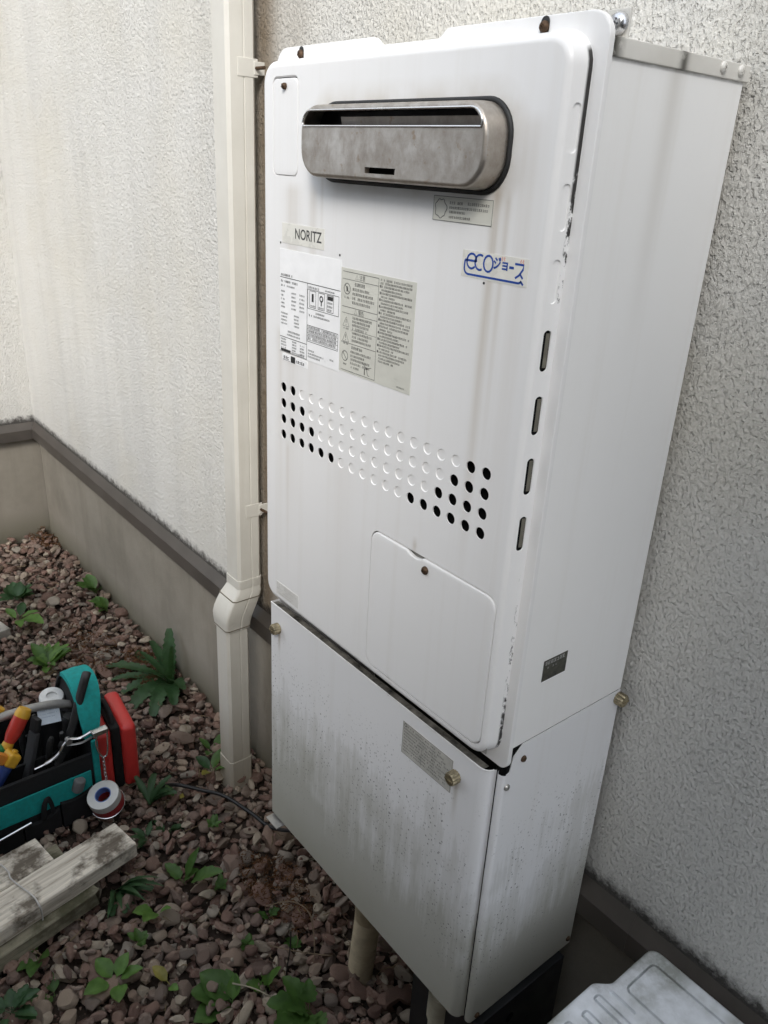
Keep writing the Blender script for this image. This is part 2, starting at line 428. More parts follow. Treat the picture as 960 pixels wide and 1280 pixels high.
# side skirt: every straight and corner except the right-hand straight, which carries the slots
base = off(.0112); topl = off(EO); n = len(base)
for i in range(n):
    j = (i + 1) % n
    if abs(topl[i][0] - (X1 + EO)) < 1e-5 and abs(topl[j][0] - (X1 + EO)) < 1e-5 and abs(topl[i][1] - topl[j][1]) > .3: continue
    vs = [b.b.verts.new(p) for p in ((topl[i][0], YS, topl[i][1]), (topl[j][0], YS, topl[j][1]), (base[j][0], FLY + .0005, base[j][1]), (base[i][0], FLY + .0005, base[i][1]))]
    b.b.faces.new(vs)
def side_pt(y, z):     # plane of the right skirt
    t = (y - YS) / (FLY + .0005 - YS); return (X1 + EO + (.0112 - EO) * t, y, z)
slot_z = [(1.380 - .0596 * k, 1.417 - .0596 * k) for k in range(7)]
slots = [rrect(-.2372, -.2288, z0, z1, .0041, 6) for z0, z1 in slot_z]
za, zb = Z0 + CR, Z1 - CR
b.cut_face([(YS, za), (FLY + .0005, za), (FLY + .0005, zb), (YS, zb)], slots, lambda y, z: side_pt(y, z))
def shift(lp, dx, s=0):
    cy = sum(q[0] for q in lp) / len(lp); cz = sum(q[1] for q in lp) / len(lp)
    return [(side_pt(y + (cy - y) * s, z)[0] + dx, y + (cy - y) * s, z + (cz - z) * s * .1) for y, z in lp]
for k, sl_ in enumerate(slots):
    if k < 3: b.rings([shift(sl_, 0), shift(sl_, -.0013, .12), shift(sl_, -.0014, .2)], False, True)
    else: b.rings([shift(sl_, 0), shift(sl_, -.0005, .03), shift(sl_, -.0012, .05)])
for lp in hole_loops:
    b.rings([L3(lp, F), [(u, F + .0004, v) for u, v in lp], [(u, F + .0016, v) for u, v in lp]])
for (cx, cz), lp in zip(dimples, dim_loops):
    b.rings([L3(lp, F), L3(circ(cx, cz, HR - .0006), F + .0009), L3(circ(cx, cz, HR - .0012), F + .0011)], False, True)
b.rings([L3(small_hole, F), L3(rrect(.0325 - g + .0006, .0845 + g - .0006, 1.3468 - g + .0006, 1.4484 + g - .0006, .008, 6), F + .0012), L3(rrect(.0325 - g + .0006, .0845 + g - .0006, 1.3468 - g + .0006, 1.4484 + g - .0006, .008, 6), F + .004)])
b.rings([L3(serv_hole, F), L3(serv_hole, F + .005)])
panel = b.to('front_panel', WP, heater, 38)
B().box(.03, .45, F + .012, F + .0135, 1.0, 1.12).to('dark_backing', BLK, panel)  # black sheets behind holes and slots stand in for the shade inside
B().prism([(.4652, -.2405), (.4695, -.2243), (.4690, -.2243), (.4647, -.2405)], 1.0, 1.25, lambda u, v, d: (u, v, d)).to('slot_backing', BLK, panel)
for z0, z1 in slot_z[3:]:
    B().prism([(.4673, -.2326), (.4687, -.2290), (.4680, -.2290), (.4666, -.2326)], z0 + .003, z1 - .003, lambda u, v, d: (u, v, d)).to('slot_louvre', plain('slot_louvre', (.16, .15, .12), .6, .2, .5, .3, 60), panel)
B().box(.026, .092, F + .0042, F + .005, 1.34, 1.456).to('recess_back', DKG, panel)
B().box(.246, .466, F + .0052, F + .006, .772, .973).to('recess_back', LGR, panel)
def slab(name, lp, y, th, bev, mat, parent):
    b = B(); l1 = inset(lp, bev); l2 = inset(lp, bev * .3)
    b.rings([L3(l1, y), L3(l2, y + bev * .3), L3(lp, y + bev), L3(lp, y + th)])
    b.cut_face(l1, [], XZ(y)); return b.to(name, mat, parent, 38)
sc = slab('inspection_cover', rrect(.0325, .0845, 1.3468, 1.4476, .008, 6), F - .0004, .004, .0011, WP, panel)
screw('screw', (.0589, F - .0005, 1.4395), (0, -1, 0), .0036, RUST, heater, .0045)
# service cover with a finger dip in its top edge
lp = []
base_lp = rrect(.2535, .4595, .7795, .9655, .014, 6)
for i, q in enumerate(base_lp):
    lp.append(q)
    if i == 6:   # end of the top-right corner: walk the top edge towards the left
        for k in range(13):
            t = k / 12; x = .3475 - .030 * t; lp.append((x, .9655 - .0052 * math.sin(math.pi * t) ** .8))
cv = slab('service_cover', lp, F - .0012, .005, .0022, WP, panel)
screw('screw', (.3523, F - .0013, .9535), (0, -1, 0), .0048, RUST, heater, .004)
for q in ((.0488, 1.2706), (.1724, 1.2692), (.3977, 1.2693)):
    B().lathe([(.0013, 0), (.0013, .0003)], 10, Matrix.Translation((q[0], F - .0001, q[1])) @ Matrix.Rotation(R(90), 4, 'X')).to('rivet_mark', DKG, panel)

# --- flue outlet
SS = Mat('stained_stainless', .38, .9, (.5, .48, .45))
_n1 = SS.noise(1, 6, .72, SS.sc((48, 48, 36)), .15); _n2 = SS.noise(9, 4, .6); _n3 = SS.noise(70, 5, .7)
_c = SS.ramp(_n1, (.34, (.36, .318, .275)), (.5, (.43, .39, .345)), (.66, (.51, .475, .43)))
_c = SS.mix(SS.rng(_n2, .45, .7, 0, .5), _c, (.40, .365, .325)); _c = SS.mix(SS.rng(_n3, .60, .70, 0, .6), _c, (.27, .17, .085))
SS.set('Base Color', _c); SS.set('Roughness', SS.rng(_n1, .3, .7, .55, .3)); SS.bump(SS.math('ADD', _n1, SS.math('MULTIPLY', SS.noise(1, 2, .5, SS.sc((6, 900, 900))), .6)), .10, .0008)
SR = plain('polished_stainless', (.72, .71, .69), .2, 1, .5, .06, 40)
fx0, fx1, fz0, fz1 = .1315, .4105, 1.3485, 1.4175; FY = -.2725
b = B()
front = rrect(fx0 + .004, fx1 - .004, fz0 + .004, fz1 - .004, .024, 9)
slit = [(fx0 + .0065, 1.3985), (fx1 - .0065, 1.3985)] + [(fx1 - .0065 - .0135 + .0135 * math.cos(R(a)), 1.3985 + .0125 * math.sin(R(a))) for a in range(10, 91, 10)] + [(fx0 + .0065 + .0135 - .0135 * math.sin(R(a)), 1.3985 + .0125 * math.cos(R(a))) for a in range(0, 81, 10)]
notch = [(.2475, 1.3555), (.2935, 1.3555), (.2945, 1.361), (.2475, 1.361)]
b.cut_face(front, [slit, notch], XZ(FY))
ar = [L3(front, FY)]
for i in range(1, 6):
    a = R(90 * i / 5); o = .004 * math.sin(a); ar.append(L3(rrect(fx0 + .004 - o, fx1 - .004 + o, fz0 + .004 - o, fz1 - .004 + o, .024 + o, 9), FY + .004 * (1 - math.cos(a))))
ar.append(L3(rrect(fx0 - .001, fx1 + .001, fz0 - .001, fz1 + .001, .028, 9), -.2525)); ar.append(L3(rrect(fx0 - .001, fx1 + .001, fz0 - .001, fz1 + .001, .028, 9), F - .0002))
b.rings(ar); b.rings([L3(slit, FY), L3(slit, FY + .002)]); b.rings([L3(notch, FY), L3(notch, FY + .006)])
flue = b.to('flue_outlet', SS.m, heater, 35)
def loop_tube(lp, y, r, name, mat, parent):
    pts = [Vector((u, y, v)) for u, v in lp]; b = B(); n = len(pts); rr = []
    for i in range(n):
        t = (pts[(i + 1) % n] - pts[i - 1]).normalized(); nv = Vector((0, 1, 0)); bi = t.cross(nv)
        rr.append([pts[i] + (nv * math.cos(2 * math.pi * k / 8) + bi * math.sin(2 * math.pi * k / 8)) * r for k in range(8)])
    b.rings(rr + [rr[0]]); return b.to(name, mat, parent, 60)
loop_tube(inset(slit, -.0012), FY - .0002, .0012, 'lip', SR, flue)
loop_tube(rrect(fx0 - .0025, fx1 + .0025, fz0 - .0025, fz1 + .0025, .029, 9), F - .0006, .0026, 'gasket', plain('black_rubber', (.012, .012, .012), .6), flue)
B().box(fx0 + .004, fx1 - .004, F - .002, F - .0008, fz0 + .004, fz1 - .004).to('back_plate', plain('dark_metal', (.02, .018, .016), .6, .4), flue)  # near-black plate behind the slit
b = B(); M = Matrix.Translation((.285, -.2560, 1.3935)) @ Matrix.Rotation(R(12), 4, 'X')
b.box(-.098, .112, -.0006, .0006, -.014, .0135, 0, M); b.to('deflector', SS.m, flue)

# --- wall hook visible through the dip and a bolt on the mounting plate
B().box(.235, .262, -.018, -.014, 1.44, 1.497, .001).box(.262, .34, -.018, -.0145, 1.44, 1.4745, .001).to('mounting_plate', WPL, heater, 40)
B().lathe([(.003, 0), (.003, .001)], 10, Matrix.Translation((.2485, -.0182, 1.4885)) @ Matrix.Rotation(R(90), 4, 'X')).to('hook_hole', DKG, heater)
B().box(.455, .478, -.195, -.192, 1.463, 1.486, .0008).to('bolt_tab', WPL, heater, 40)
screw('bolt', (.4695, -.1952, 1.4755), (0, -1, 0), .0085, plain('bright_zinc', (.7, .7, .72), .25, 1), heater, .007)

# --- lower pipe cover: front plate (rounded right edge) and side plate
def sweep_xy(name, prof, z0, z1, mat, parent, smooth=30):
    b = B(); n = len(prof)
    lo = [b.b.verts.new((x, y, z0)) for x, y in prof]; hi = [b.b.verts.new((x, y, z1)) for x, y in prof]
    for i in range(n - 1): b.b.faces.new((lo[i], lo[i + 1], hi[i + 1], hi[i]))
    return b
LY = -.2323; CB, CT = .3235, .741
pf = [(.0, -.214), (.0, LY + .0012), (.0004, LY + .0004), (.0012, LY), (.15, LY), (.3, LY), (.452, LY)] + [(.452 + .0135 * math.sin(R(a)), LY + .0105 * (1 - math.cos(R(a)))) for a in range(12, 91, 13)] + [(.4660, LY + .0115), (.4672, -.219)]
b = sweep_xy('x', pf, CB, CT, WL, heater)
cfront = b.to('pipe_cover_front', WL, heater, 30)
rim = B().tube([(x, y, CT) for x, y in pf[3:-2]], .0011, 8).to('rolled_edge', plain('edge_paint', (.82, .82, .81), .35), cfront, 60)
b = B(); b.box(.001, .455, -.2305, -.219, CT - .004, CT - .003); b.to('top_ledge', plain('grimy_ledge', (.16, .15, .13), .8, 0, .3, .6, 60), cfront)
sp = [(.4690, -.2175), (.4700, -.2205), (.4730, -.2225), (.4770, -.2219), (.4795, -.2195), (.480, -.2165)]
sweep_xy('x', sp, CB, CT, WL, heater).to('pipe_cover_corner', WL, heater, 40)
b = B()
def s_(y, z): return (.480, y, z)
top = [(-.2165, CB), (-.2165, CT), (-.2120, CT + .0015), (-.2085, .7625), (-.2030, .768), (-.1945, .7748), (-.014, .7748), (-.014, CB)]
vs = [b.b.verts.new(s_(y, z)) for y, z in top]; b.b.faces.new(vs)
vs2 = [b.b.verts.new((.4788, y, z)) for y, z in top]; b.b.faces.new(vs2[::-1])
for i in range(len(top)): b.b.faces.new((vs[i], vs2[i], vs2[(i + 1) % len(top)], vs[(i + 1) % len(top)]))
cside = b.to('pipe_cover_side', WL, heater)
B().box(.003, .0042, -.219, -.016, CB, .774).to('pipe_cover_side', WL, heater)
B().box(.004, .4785, -.02, -.016, CB, .774).to('pipe_cover_back', DKG, heater)
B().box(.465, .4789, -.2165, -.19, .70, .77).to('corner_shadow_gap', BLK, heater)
for (y, z, m_) in ((-.1912, .7527, RUST), (-.2141, .7228, STEEL), (-.0215, .3368, RUST), (-.2085, .331, RUST)):
    screw('screw', (.4801, y, z), (1, 0, 0), .0042, m_, heater, .003)
def knob(c, nrm):
    q = Matrix.Translation(c) @ Vector(nrm).to_track_quat('Z', 'Y').to_matrix().to_4x4()
    b = B(); n = 28; prof = [(.0088, 0), (.0088, .009), (.0078, .0115), (.004, .0125)]; rings = []
    for r, h in prof:
        rings.append([q @ Vector((r * (1 - (.10 if i % 2 else 0)) * math.cos(2 * math.pi * i / n), r * (1 - (.10 if i % 2 else 0)) * math.sin(2 * math.pi * i / n), h)) for i in range(n)])
    b.rings(rings, True, True)
    b.box(-.0062, .0062, -.0008, .0008, .0122, .0132, 0, q)
    return b.to('thumb_screw', plain('brass_knob', (.42, .36, .24), .38, .85, .5, .35, 150), heater, 25)
knob((.0217, LY, .7043), (0, -1, 0)); knob((.4183, LY, .7035), (0, -1, 0)); knob((.480, -.0175, .7635), (1, 0, 0))
B().box(.002, .036, -.2455, -.226, .3165, .3185, .0005).to('foot_bracket', plain('galvanised', (.5, .49, .47), .4, .8), heater)

# --- stickers
INK = plain('black_ink', (.03, .03, .03), .6, 0, .3, .1)
INK2 = plain('grey_ink', (.16, .16, .15), .7, 0, .3, .1)
INKN = plain('faded_ink', (.07, .07, .07), .7, 0, .3, .1)
BLUE = plain('blue_ink', (.02, .07, .33), .5, 0, .3, .08)
REDI = plain('faded_red_ink', (.75, .33, .27), .6, 0, .3, .08)
class Ink:
    """flat print on a plane; fn(u,v)->xyz"""
    def __init__(self, fn): self.v = []; self.f = []; self.fn = fn
    def quad(self, x0, x1, z0, z1):
        s = len(self.v); self.v += [self.fn(*q) for q in ((x0, z0), (x1, z0), (x1, z1), (x0, z1))]; self.f.append((s, s + 1, s + 2, s + 3)); return self
    def stroke(self, pts, wd, closed=False):
        pts = [Vector(q) for q in pts]; n = len(pts); a = []
        for i in range(n):
            p0 = pts[i - 1] if closed or i else pts[0]; p2 = pts[(i + 1) % n] if closed or i < n - 1 else pts[-1]
            e = (p2 - p0).normalized(); nn = Vector((-e.y, e.x)) * wd / 2; a.append((pts[i] + nn, pts[i] - nn))
        s = len(self.v); self.v += [self.fn(*q) for pr in a for q in pr]
        for i in range(n if closed else n - 1):
            j = (i + 1) % n; self.f.append((s + 2 * i, s + 2 * i + 1, s + 2 * j + 1, s + 2 * j))
        return self
    def rect(self, x0, x1, z0, z1, wd): return self.stroke([(x0, z0), (x1, z0)], wd).stroke([(x0, z1), (x1, z1)], wd).stroke([(x0, z0), (x0, z1)], wd).stroke([(x1, z0), (x1, z1)], wd)
    def small(self, x0, x1, z, h, fill=.95):
        """a line of print too fine to read in the photograph: dense little strokes"""
        x = x0
        while x + h * .8 < x1:
            wd = h * random.uniform(.75, .95)
            if random.random() < fill:
                k = random.choice((2, 3, 3))
                for i in range(k): self.quad(x + random.uniform(0, .15) * wd, x + wd * random.uniform(.75, .95), z + h * (i + .2) / k, z + h * (i + .2) / k + h * .15)
                for i in range(random.choice((1, 2))):
                    xx = x + wd * random.uniform(.1, .8); self.quad(xx, xx + h * .14, z + h * random.uniform(0, .25), z + h * random.uniform(.7, 1))
            x += wd * 1.08
        return self
    def text(self, s, x0, x1, z0, z1, bold=0.):
        c = bpy.data.curves.new('t', 'FONT'); c.body = s; c.offset = bold; c.resolution_u = 3
        o = bpy.data.objects.new('t', c); COL.objects.link(o); bpy.context.view_layer.update()
        me = bpy.data.meshes.new_from_object(o.evaluated_get(bpy.context.evaluated_depsgraph_get()))
        xs = [v.co.x for v in me.vertices]; ys = [v.co.y for v in me.vertices]
        a, bb, c0, d0 = min(xs), max(xs), min(ys), max(ys); k = len(self.v)
        self.v += [self.fn(x0 + (v.co.x - a) / (bb - a) * (x1 - x0), z0 + (v.co.y - c0) / (d0 - c0) * (z1 - z0)) for v in me.vertices]
        self.f += [tuple(k + i for i in p.vertices) for p in me.polygons]
        bpy.data.objects.remove(o); bpy.data.meshes.remove(me); bpy.data.curves.remove(c); return self
    def to(self, name, mat, parent): return pyd(name, self.v, self.f, mat, parent)
def sticker(name, x0, x1, z0, z1, mat, y=F, th=.00035, label=None):
    b = B().box(x0, x1, y - th, y + .0002, z0, z1); o = b.to(name, mat, heater)
    if label: o['label'] = label
    return o
PY = F - .00055
clear = plain('yellowed_clear_film', (.74, .725, .665), .3, 0, .5, .06, 60)
white = plain('white_label', (.90, .90, .90), .35, 0, .5, .03, 60)
greyl = plain('grey_green_label', (.63, .625, .56), .4, 0, .5, .04, 40)
# maker's name
o = sticker('name_sticker', .0525, .1415, 1.271, 1.294, clear, label='yellowed name sticker reading NORITZ')
Ink(XZ(PY)).text('NORITZ', .0815, .1366, 1.2778, 1.2898, .012).to('print', INKN, o)
# white rating label
o = sticker('rating_label', .0475, .1765, 1.1385, 1.264, white, label='white rating label with black table print')
k = Ink(XZ(PY)); xm = .109
k.stroke([(.048, 1.2305), (.176, 1.2305)], .0008)
k.small(.05, .078, 1.2320, .0032)
k.stroke([(xm, 1.2305), (xm, 1.139)], .0006)
k.small(.050, .088, 1.2245, .0030).small(.050, .082, 1.2195, .0024)
for i in range(5):
    z = 1.2125 - i * .0047; k.small(.050, .060, z, .0024).small(.074, .085, z, .0024).small(.092, .103, z, .0024, .9)
for i in range(4): k.small(.050, .066, 1.186 - i * .0042, .0022).small(.080, .092, 1.186 - i * .0042, .0022)
k.small(.066, .094, 1.1645, .0028).small(.064, .096, 1.1605, .0024)
k.stroke([(.048, 1.1575), (xm, 1.1575)], .0008)
for i in range(4): k.small(.050, .063, 1.1535 - i * .0036, .0022).small(.076, .086, 1.1535 - i * .0036, .0022).small(.094, .104, 1.1520 - i * .0036, .0022)
k.quad(.050, .073, 1.1395, 1.1425).stroke([(.048, 1.139), (xm, 1.139)], .0006)
k.small(.075, .106, 1.1396, .0026)
k.small(.111, .134, 1.2248, .0030).small(.146, .166, 1.2255, .0020)
k.rect(xm + .001, .1735, 1.2015, 1.2238, .0006)
for i, x in enumerate((.114, .132, .150)):
    k.rect(x, x + .013, 1.2035, 1.2225, .0006)
    if i == 0: k.quad(x + .0045, x + .0085, 1.210, 1.2195).small(x + .001, x + .012, 1.2045, .002)
    elif i == 1: k.stroke(circ(x + .0065, 1.216, .003, 12), .0018, True).quad(x + .0055, x + .0075, 1.208, 1.213).small(x + .001, x + .012, 1.2045, .002)
    else: k.quad(x + .001, x + .012, 1.217, 1.2215).small(x + .001, x + .012, 1.2125, .0028).small(x + .001, x + .012, 1.2085, .0028).small(x + .001, x + .012, 1.2045, .0026)
k.small(.127, .146, 1.1965, .0026).small(.113, .156, 1.1925, .0026)
k.rect(xm + .001, .1735, 1.1620, 1.1815, .0006)
for i in range(4):
    z = 1.1778 - i * .0044; k.small(.112, .171, z, .0031)
    k.stroke([(xm + .001, z - .0007), (.1735, z - .0007)], .0004)
k.small(.112, .126, 1.1500, .0024).small(.112, .146, 1.1462, .0024).small(.156, .168, 1.1475, .0024).small(.112, .140, 1.1425, .0026)
k.to('print', INK, o)
o = sticker('small_label', .0535, .111, 1.1275, 1.1365, white, label='narrow white strip label with black print')
Ink(XZ(PY)).small(.056, .072, 1.1295, .0048).quad(.0735, .0835, 1.1278, 1.136).small(.085, .108, 1.1292, .0044).stroke([(.055, 1.1286), (.072, 1.1286)], .0005).to('print', INK, o)
# grey-green warning label
o = sticker('warning_label', .1768, .3052, 1.1412, 1.2572, greyl, label='grey-green warning label full of small print')
k = Ink(XZ(PY)); xm = .2445; lx = .180
k.stroke([(lx, 1.2535), (xm, 1.2535)], .0006).stroke([(lx, 1.2455), (xm, 1.2455)], .0005).stroke([(lx, 1.2155), (xm, 1.2155)], .0006).stroke([(lx, 1.2085), (xm, 1.2085)], .0005)
k.stroke([(lx, 1.1755), (xm, 1.1755)], .0006).stroke([(lx + .001, 1.1435), (xm, 1.1435)], .0006).stroke([(xm, 1.2535), (xm, 1.1435)], .0005).stroke([(lx + .018, 1.1912), (xm, 1.1912)], .0004)
k.text('注意', .2105, .2205, 1.2468, 1.2525).text('警告', .2105, .2205, 1.2092, 1.2148)
k.stroke([(.2035, 1.2472), (.2060, 1.2520), (.2085, 1.2472)], .0005, True).stroke([(.2035, 1.2096), (.2060, 1.2145), (.2085, 1.2096)], .0005, True)
k.stroke(circ(.1885, 1.2352, .0058, 18), .0009, True).stroke([(.1848, 1.2392), (.1925, 1.2312)], .0009).quad(.1872, .1898, 1.2322, 1.2378).small(.184, .194, 1.2245, .0024)
k.small(.202, .222, 1.2395, .0042)
for i in range(4): k.small(.1985, .2395 - random.random() * .008, 1.2345 - i * .0049, .0033)
for zc in (1.1985, 1.1815):
    k.stroke([(.1825, zc - .0048), (.1885, zc + .0058), (.1945, zc - .0048)], .0009, True).quad(.1880, .1890, zc - .001, zc + .003).quad(.1880, .1890, zc - .0033, zc - .0023).small(.184, .194, zc - .0082, .0022)
for i in range(4): k.small(.2, .2415 - random.random() * .012, 1.2035 - i * .0040, .0030)
for i in range(3): k.small(.2, .2415 - random.random() * .012, 1.1868 - i * .0042, .0030)
k.stroke(circ(.1880, 1.1600, .0056, 18), .0009, True).stroke([(.1842, 1.1640), (.1918, 1.1560)], .0009).small(.185, .192, 1.1495, .0024)
k.small(.200, .224, 1.1700, .0036)
for i in range(4): k.small(.1985, .240 - random.random() * .016, 1.1652 - i * .0043, .0030)
k.small(.2, .216, 1.1478, .0028).stroke([(.223, 1.1575), (.230, 1.1535), (.238, 1.1558)], .0006).stroke([(.226, 1.1525), (.232, 1.1535)], .0006).stroke([(.226, 1.1525), (.226, 1.1455)], .0016).stroke([(.2295, 1.1525), (.232, 1.146), (.235, 1.146)], .0008)
for i in range(26):
    z = 1.2515 - i * .00345
    bl = i in (2, 4, 6, 8, 10, 12, 14, 16, 18, 20, 22)
    if i < 2: k.small(.2475, .3005, z, .0026)
    elif bl: k.quad(.2465, .2488, z, z + .0026).small(.2492, .302 - random.random() * .006, z, .0026)
    else: k.small(.2492, .302 - random.random() * .03, z, .0024)
k.small(.283, .297, 1.1445, .002)
k.to('print', INK2, o)
# face sticker under flue
o = sticker('notice_sticker', .3218, .4005, 1.3182, 1.3404, greyl, label='small yellowed notice sticker under the flue')
k = Ink(XZ(PY))
k.rect(.3222, .4001, 1.3186, 1.34, .0005)
wob = [(.3325 + (.0078 + .0009 * math.sin(5 * t + 1)) * math.cos(t), 1.3293 + (.0082 + .0008 * math.sin(7 * t)) * math.sin(t)) for t in [2 * math.pi * i / 30 for i in range(30)]]
k.stroke(wob, .0008, True)
k.small(.344, .364, 1.3335, .0028).small(.368, .397, 1.3338, .0028).small(.344, .395, 1.3295, .0026).small(.344, .366, 1.3257, .0024).small(.344, .377, 1.3212, .0026)
k.to('print', INK2, o)
# eco logo
o = sticker('logo_sticker', .3672, .4492, 1.2722, 1.2958, clear, label='logo sticker with blue lettering and red steam marks')
k = Ink(XZ(PY)); W_ = .0019
def ell(cx, cz, rx, rz, a0, a1, n=16): return [(cx + rx * math.cos(R(a0 + (a1 - a0) * i / n)), cz + rz * math.sin(R(a0 + (a1 - a0) * i / n))) for i in range(n + 1)]
k.stroke([(.3712, 1.2872), (.3862, 1.2872)], W_).stroke(ell(.3798, 1.2868, .0062, .0066, 0, 318), W_)
k.stroke(ell(.3905, 1.2868, .0062, .0066, 60, 300), W_)
k.stroke(ell(.4012, 1.2868, .0058, .0070, 0, 360), W_)
k.stroke([(.3712, 1.2872), (.3708, 1.2810)] + ell(.3768, 1.2800, .0060, .0052, 180, 270, 8) + [(.4380, 1.2748)] + ell(.4388, 1.2790, .0045, .0042, 270, 330, 5), W_)
k.stroke([(.4415, 1.2770), (.4452, 1.2738)], W_)
k.text('ジ', .4075, .4168, 1.2832, 1.2940, .034).text('ョ', .4183, .4252, 1.2834, 1.2906, .034)
k.stroke([(.4270, 1.2868), (.4325, 1.2868)], W_ * 1.1)
k.stroke([(.4335, 1.2905), (.4438, 1.2905), (.4432, 1.2865), (.4395, 1.2815), (.4350, 1.2785)], W_).stroke([(.4405, 1.2826), (.4440, 1.2790)], W_)
k.to('print', BLUE, o)
k = Ink(XZ(PY))
for xc in (.4178, .4205, .4400, .4427): k.stroke([(xc + .0006 * math.sin(i * 1.25), 1.2912 + .00042 * i) for i in range(9)], .0007)
k.to('print', REDI, o)
# faint sticker bottom left of panel, sticker on the pipe cover, worn plate on the side
fade = plain('faded_film', (.70, .69, .66), .4, 0, .4, .05, 50)
o = sticker('faded_sticker', .038, .0955, .778, .7985, fade, label='faded clear sticker with grey print')
k = Ink(XZ(PY))
for i in range(5): k.small(.040, .080 + .012 * random.random(), .7945 - i * .0036, .0020, .7)
k.to('print', plain('pale_ink', (.42, .41, .38), .7), o)
o = sticker('pipe_cover_sticker', .3198, .4118, .6725, .7215, plain('grimy_film', (.50, .49, .45), .45, 0, .4, .12, 70), LY, label='grimy sticker with fine grey print beside the thumb screw')
k = Ink(XZ(LY - .00055)); k.rect(.3205, .411, .6732, .7208, .0005)
k.stroke(circ(.325, .7175, .0022, 12), .0012, True)
for i in range(9): k.small(.3225 + (.006 if i == 0 else 0), .409 - random.random() * .02, .7155 - i * .0047, .0028, .85)
k.stroke([(.357, .7), (.357, .674)], .0005)
k.to('print', INK2, o)
b = B(); b.box(.4798, .4803, -.1800, -.1400, .8520, .8790); o = b.to('side_plate', plain('olive_plate', (.09, .088, .07), .35, .5, .5, .4, 120), heater)
o['label'] = 'dark worn plate on the heater side'
k = Ink(lambda u, v: (.4806, u, v)); k.small(-.178, -.142, .8725, .0055).small(-.176, -.150, .867, .003, .5); k.to('print', plain('worn_white', (.5, .5, .48), .5), o)
B().box(.4799, .4802, -.1800, -.1400, .8502, .8519).to('label_edge', white, heater)

# ================================================================== DRAINPIPE
PV = Mat('aged_cream_pvc', .40, 0, (.62, .60, .53), .5)
_n = PV.noise(8, 5, .6); _s = PV.noise(1, 4, .6, PV.sc((60, 60, 2)))
_c = PV.ramp(_n, (.3, (.56, .54, .485)), (.7, (.64, .62, .565))); _c = PV.mix(PV.rng(_s, .55, .8, 0, .35), _c, (.45, .415, .34))
_c = PV.mix(PV.rng(PV.math('ADD', PV.xyz()[2], PV.math('MULTIPLY', _n, -.2)), -.09, .12, .6, 0), _c, (.30, .25, .17))
PV.set('Base Color', _c); PV.bump(PV.noise(60, 2), .05, .001); PV = PV.m
pipe = thing('drainpipe', (-.43, -.07, 0), 'cream square plastic drainpipe with elbow, fixed to the wall left of the heater', 'drainpipe')
def sq(cx, cy, a, c=.006, groove=True):
    # square pipe section with eased corners and a shallow groove in the face towards +x
    p = [(-a + c, -a), (a - c, -a), (a, -a + c)]
    if groove: p += [(a, .002), (a - .0012, .0028), (a - .0012, .0046), (a, .0054)]
    p += [(a, a - c), (a - c, a), (-a + c, a), (-a, a - c), (-a, -a + c)]
    return [(cx + x, cy + y) for x, y in p]
def pipe_run(name, secs, parent, smooth=25):
    b = B(); b.rings([[(x, y, z) for x, y in sq(cx, cy, a)] for cx, cy, z, a in secs], True, True); return b.to(name, PV, parent, smooth)
pipe_run('upper_pipe', [(-.425, -.042, .53, .0275), (-.425, -.042, 3.3, .0275)], pipe)
el = [(-.425, -.042, .566, .0290), (-.425, -.042, .545, .0292), (-.425, -.0425, .544, .0282), (-.4255, -.0445, .532, .0312), (-.4265, -.051, .518, .0332), (-.4275, -.0575, .502, .0342), (-.4285, -.0635, .486, .0345), (-.4295, -.068, .470, .0338), (-.43, -.0695, .456, .0322), (-.43, -.07, .444, .0308), (-.43, -.07, .434, .0302), (-.43, -.07, .4335, .0290)]
el = [(a_, b_, .425 + (c_ - .4335) * .90, d_) for a_, b_, c_, d_ in el]
elbow = pipe_run('elbow', el, pipe, 50)
for cx_, cy_, z_, a_ in ((-.4266, -.0515, .5005, .0336), (-.43, -.07, .4295, .0306)):
    B().rings([[(x, y, z_ - .0009) for x, y in sq(cx_, cy_, a_ + .0006)], [(x, y, z_ + .0009) for x, y in sq(cx_, cy_, a_ + .0006)]], True, True).to('seam_line', plain('seam_grime', (.16, .14, .10), .7), pipe)
pipe_run('lower_pipe', [(-.43, -.07, -.015, .0275), (-.43, -.07, .435, .0275)], pipe)
pipe_run('pipe_foot', [(-.43, -.07, -.02, .0295), (-.43, -.07, .072, .0290)], pipe)
for z in (1.50, .70):
    b = B(); b.box(-.3985, -.3965, -.050, -.012, z - .014, z + .014, .0008); b.to('bracket_clip', PV, pipe)
    b = B(); b.box(-.399, -.395, -.02, .002, z - .010, z + .010, .0008); b.to('bracket_clip', PV, pipe)
    B().tube([(-.397, -.016, z), (-.372, -.014, z)], .0028, 8).to('bracket_screw', RUST, pipe)

# ================================================================== BASE, PIPES UNDER THE HEATER
blackm = plain('black_steel', (.018, .019, .021), .38, .3, .5, .25, 20)
base = thing('support_base', (.42, -.1, 0), 'black steel support base under the right side of the heater', 'base')
b = B(); b.box(.36, .4885, -.2135, -.034, .012, .3185, .002); b.to('frame', blackm, base, 30)
B().box(.355, .4915, -.2165, -.031, -.02, .012, .001).to('foot_plate', blackm, base)
B().lathe([(.0075, 0), (.0075, .0006)], 18, Matrix.Translation((.4887, -.146, .282)) @ Matrix.Rotation(R(90), 4, 'Y')).to('bolt_hole', BLK, base)
CON = plain('tan_conduit', (.30, .245, .16), .6, 0, .4, .2, 30)
cn = thing('corrugated_conduit', (.15, -.14, 0), 'tan corrugated conduit rising from the gravel under the heater', 'conduit')
pr = []
for i in range(44): z = -.03 + i * .0048; pr.append((.0236 if i % 2 else .0188, z))
top_z = pr[-1][1]
tilt = Matrix.Translation((.150, -.138, 0)) @ Matrix.Rotation(R(5), 4, 'Y')
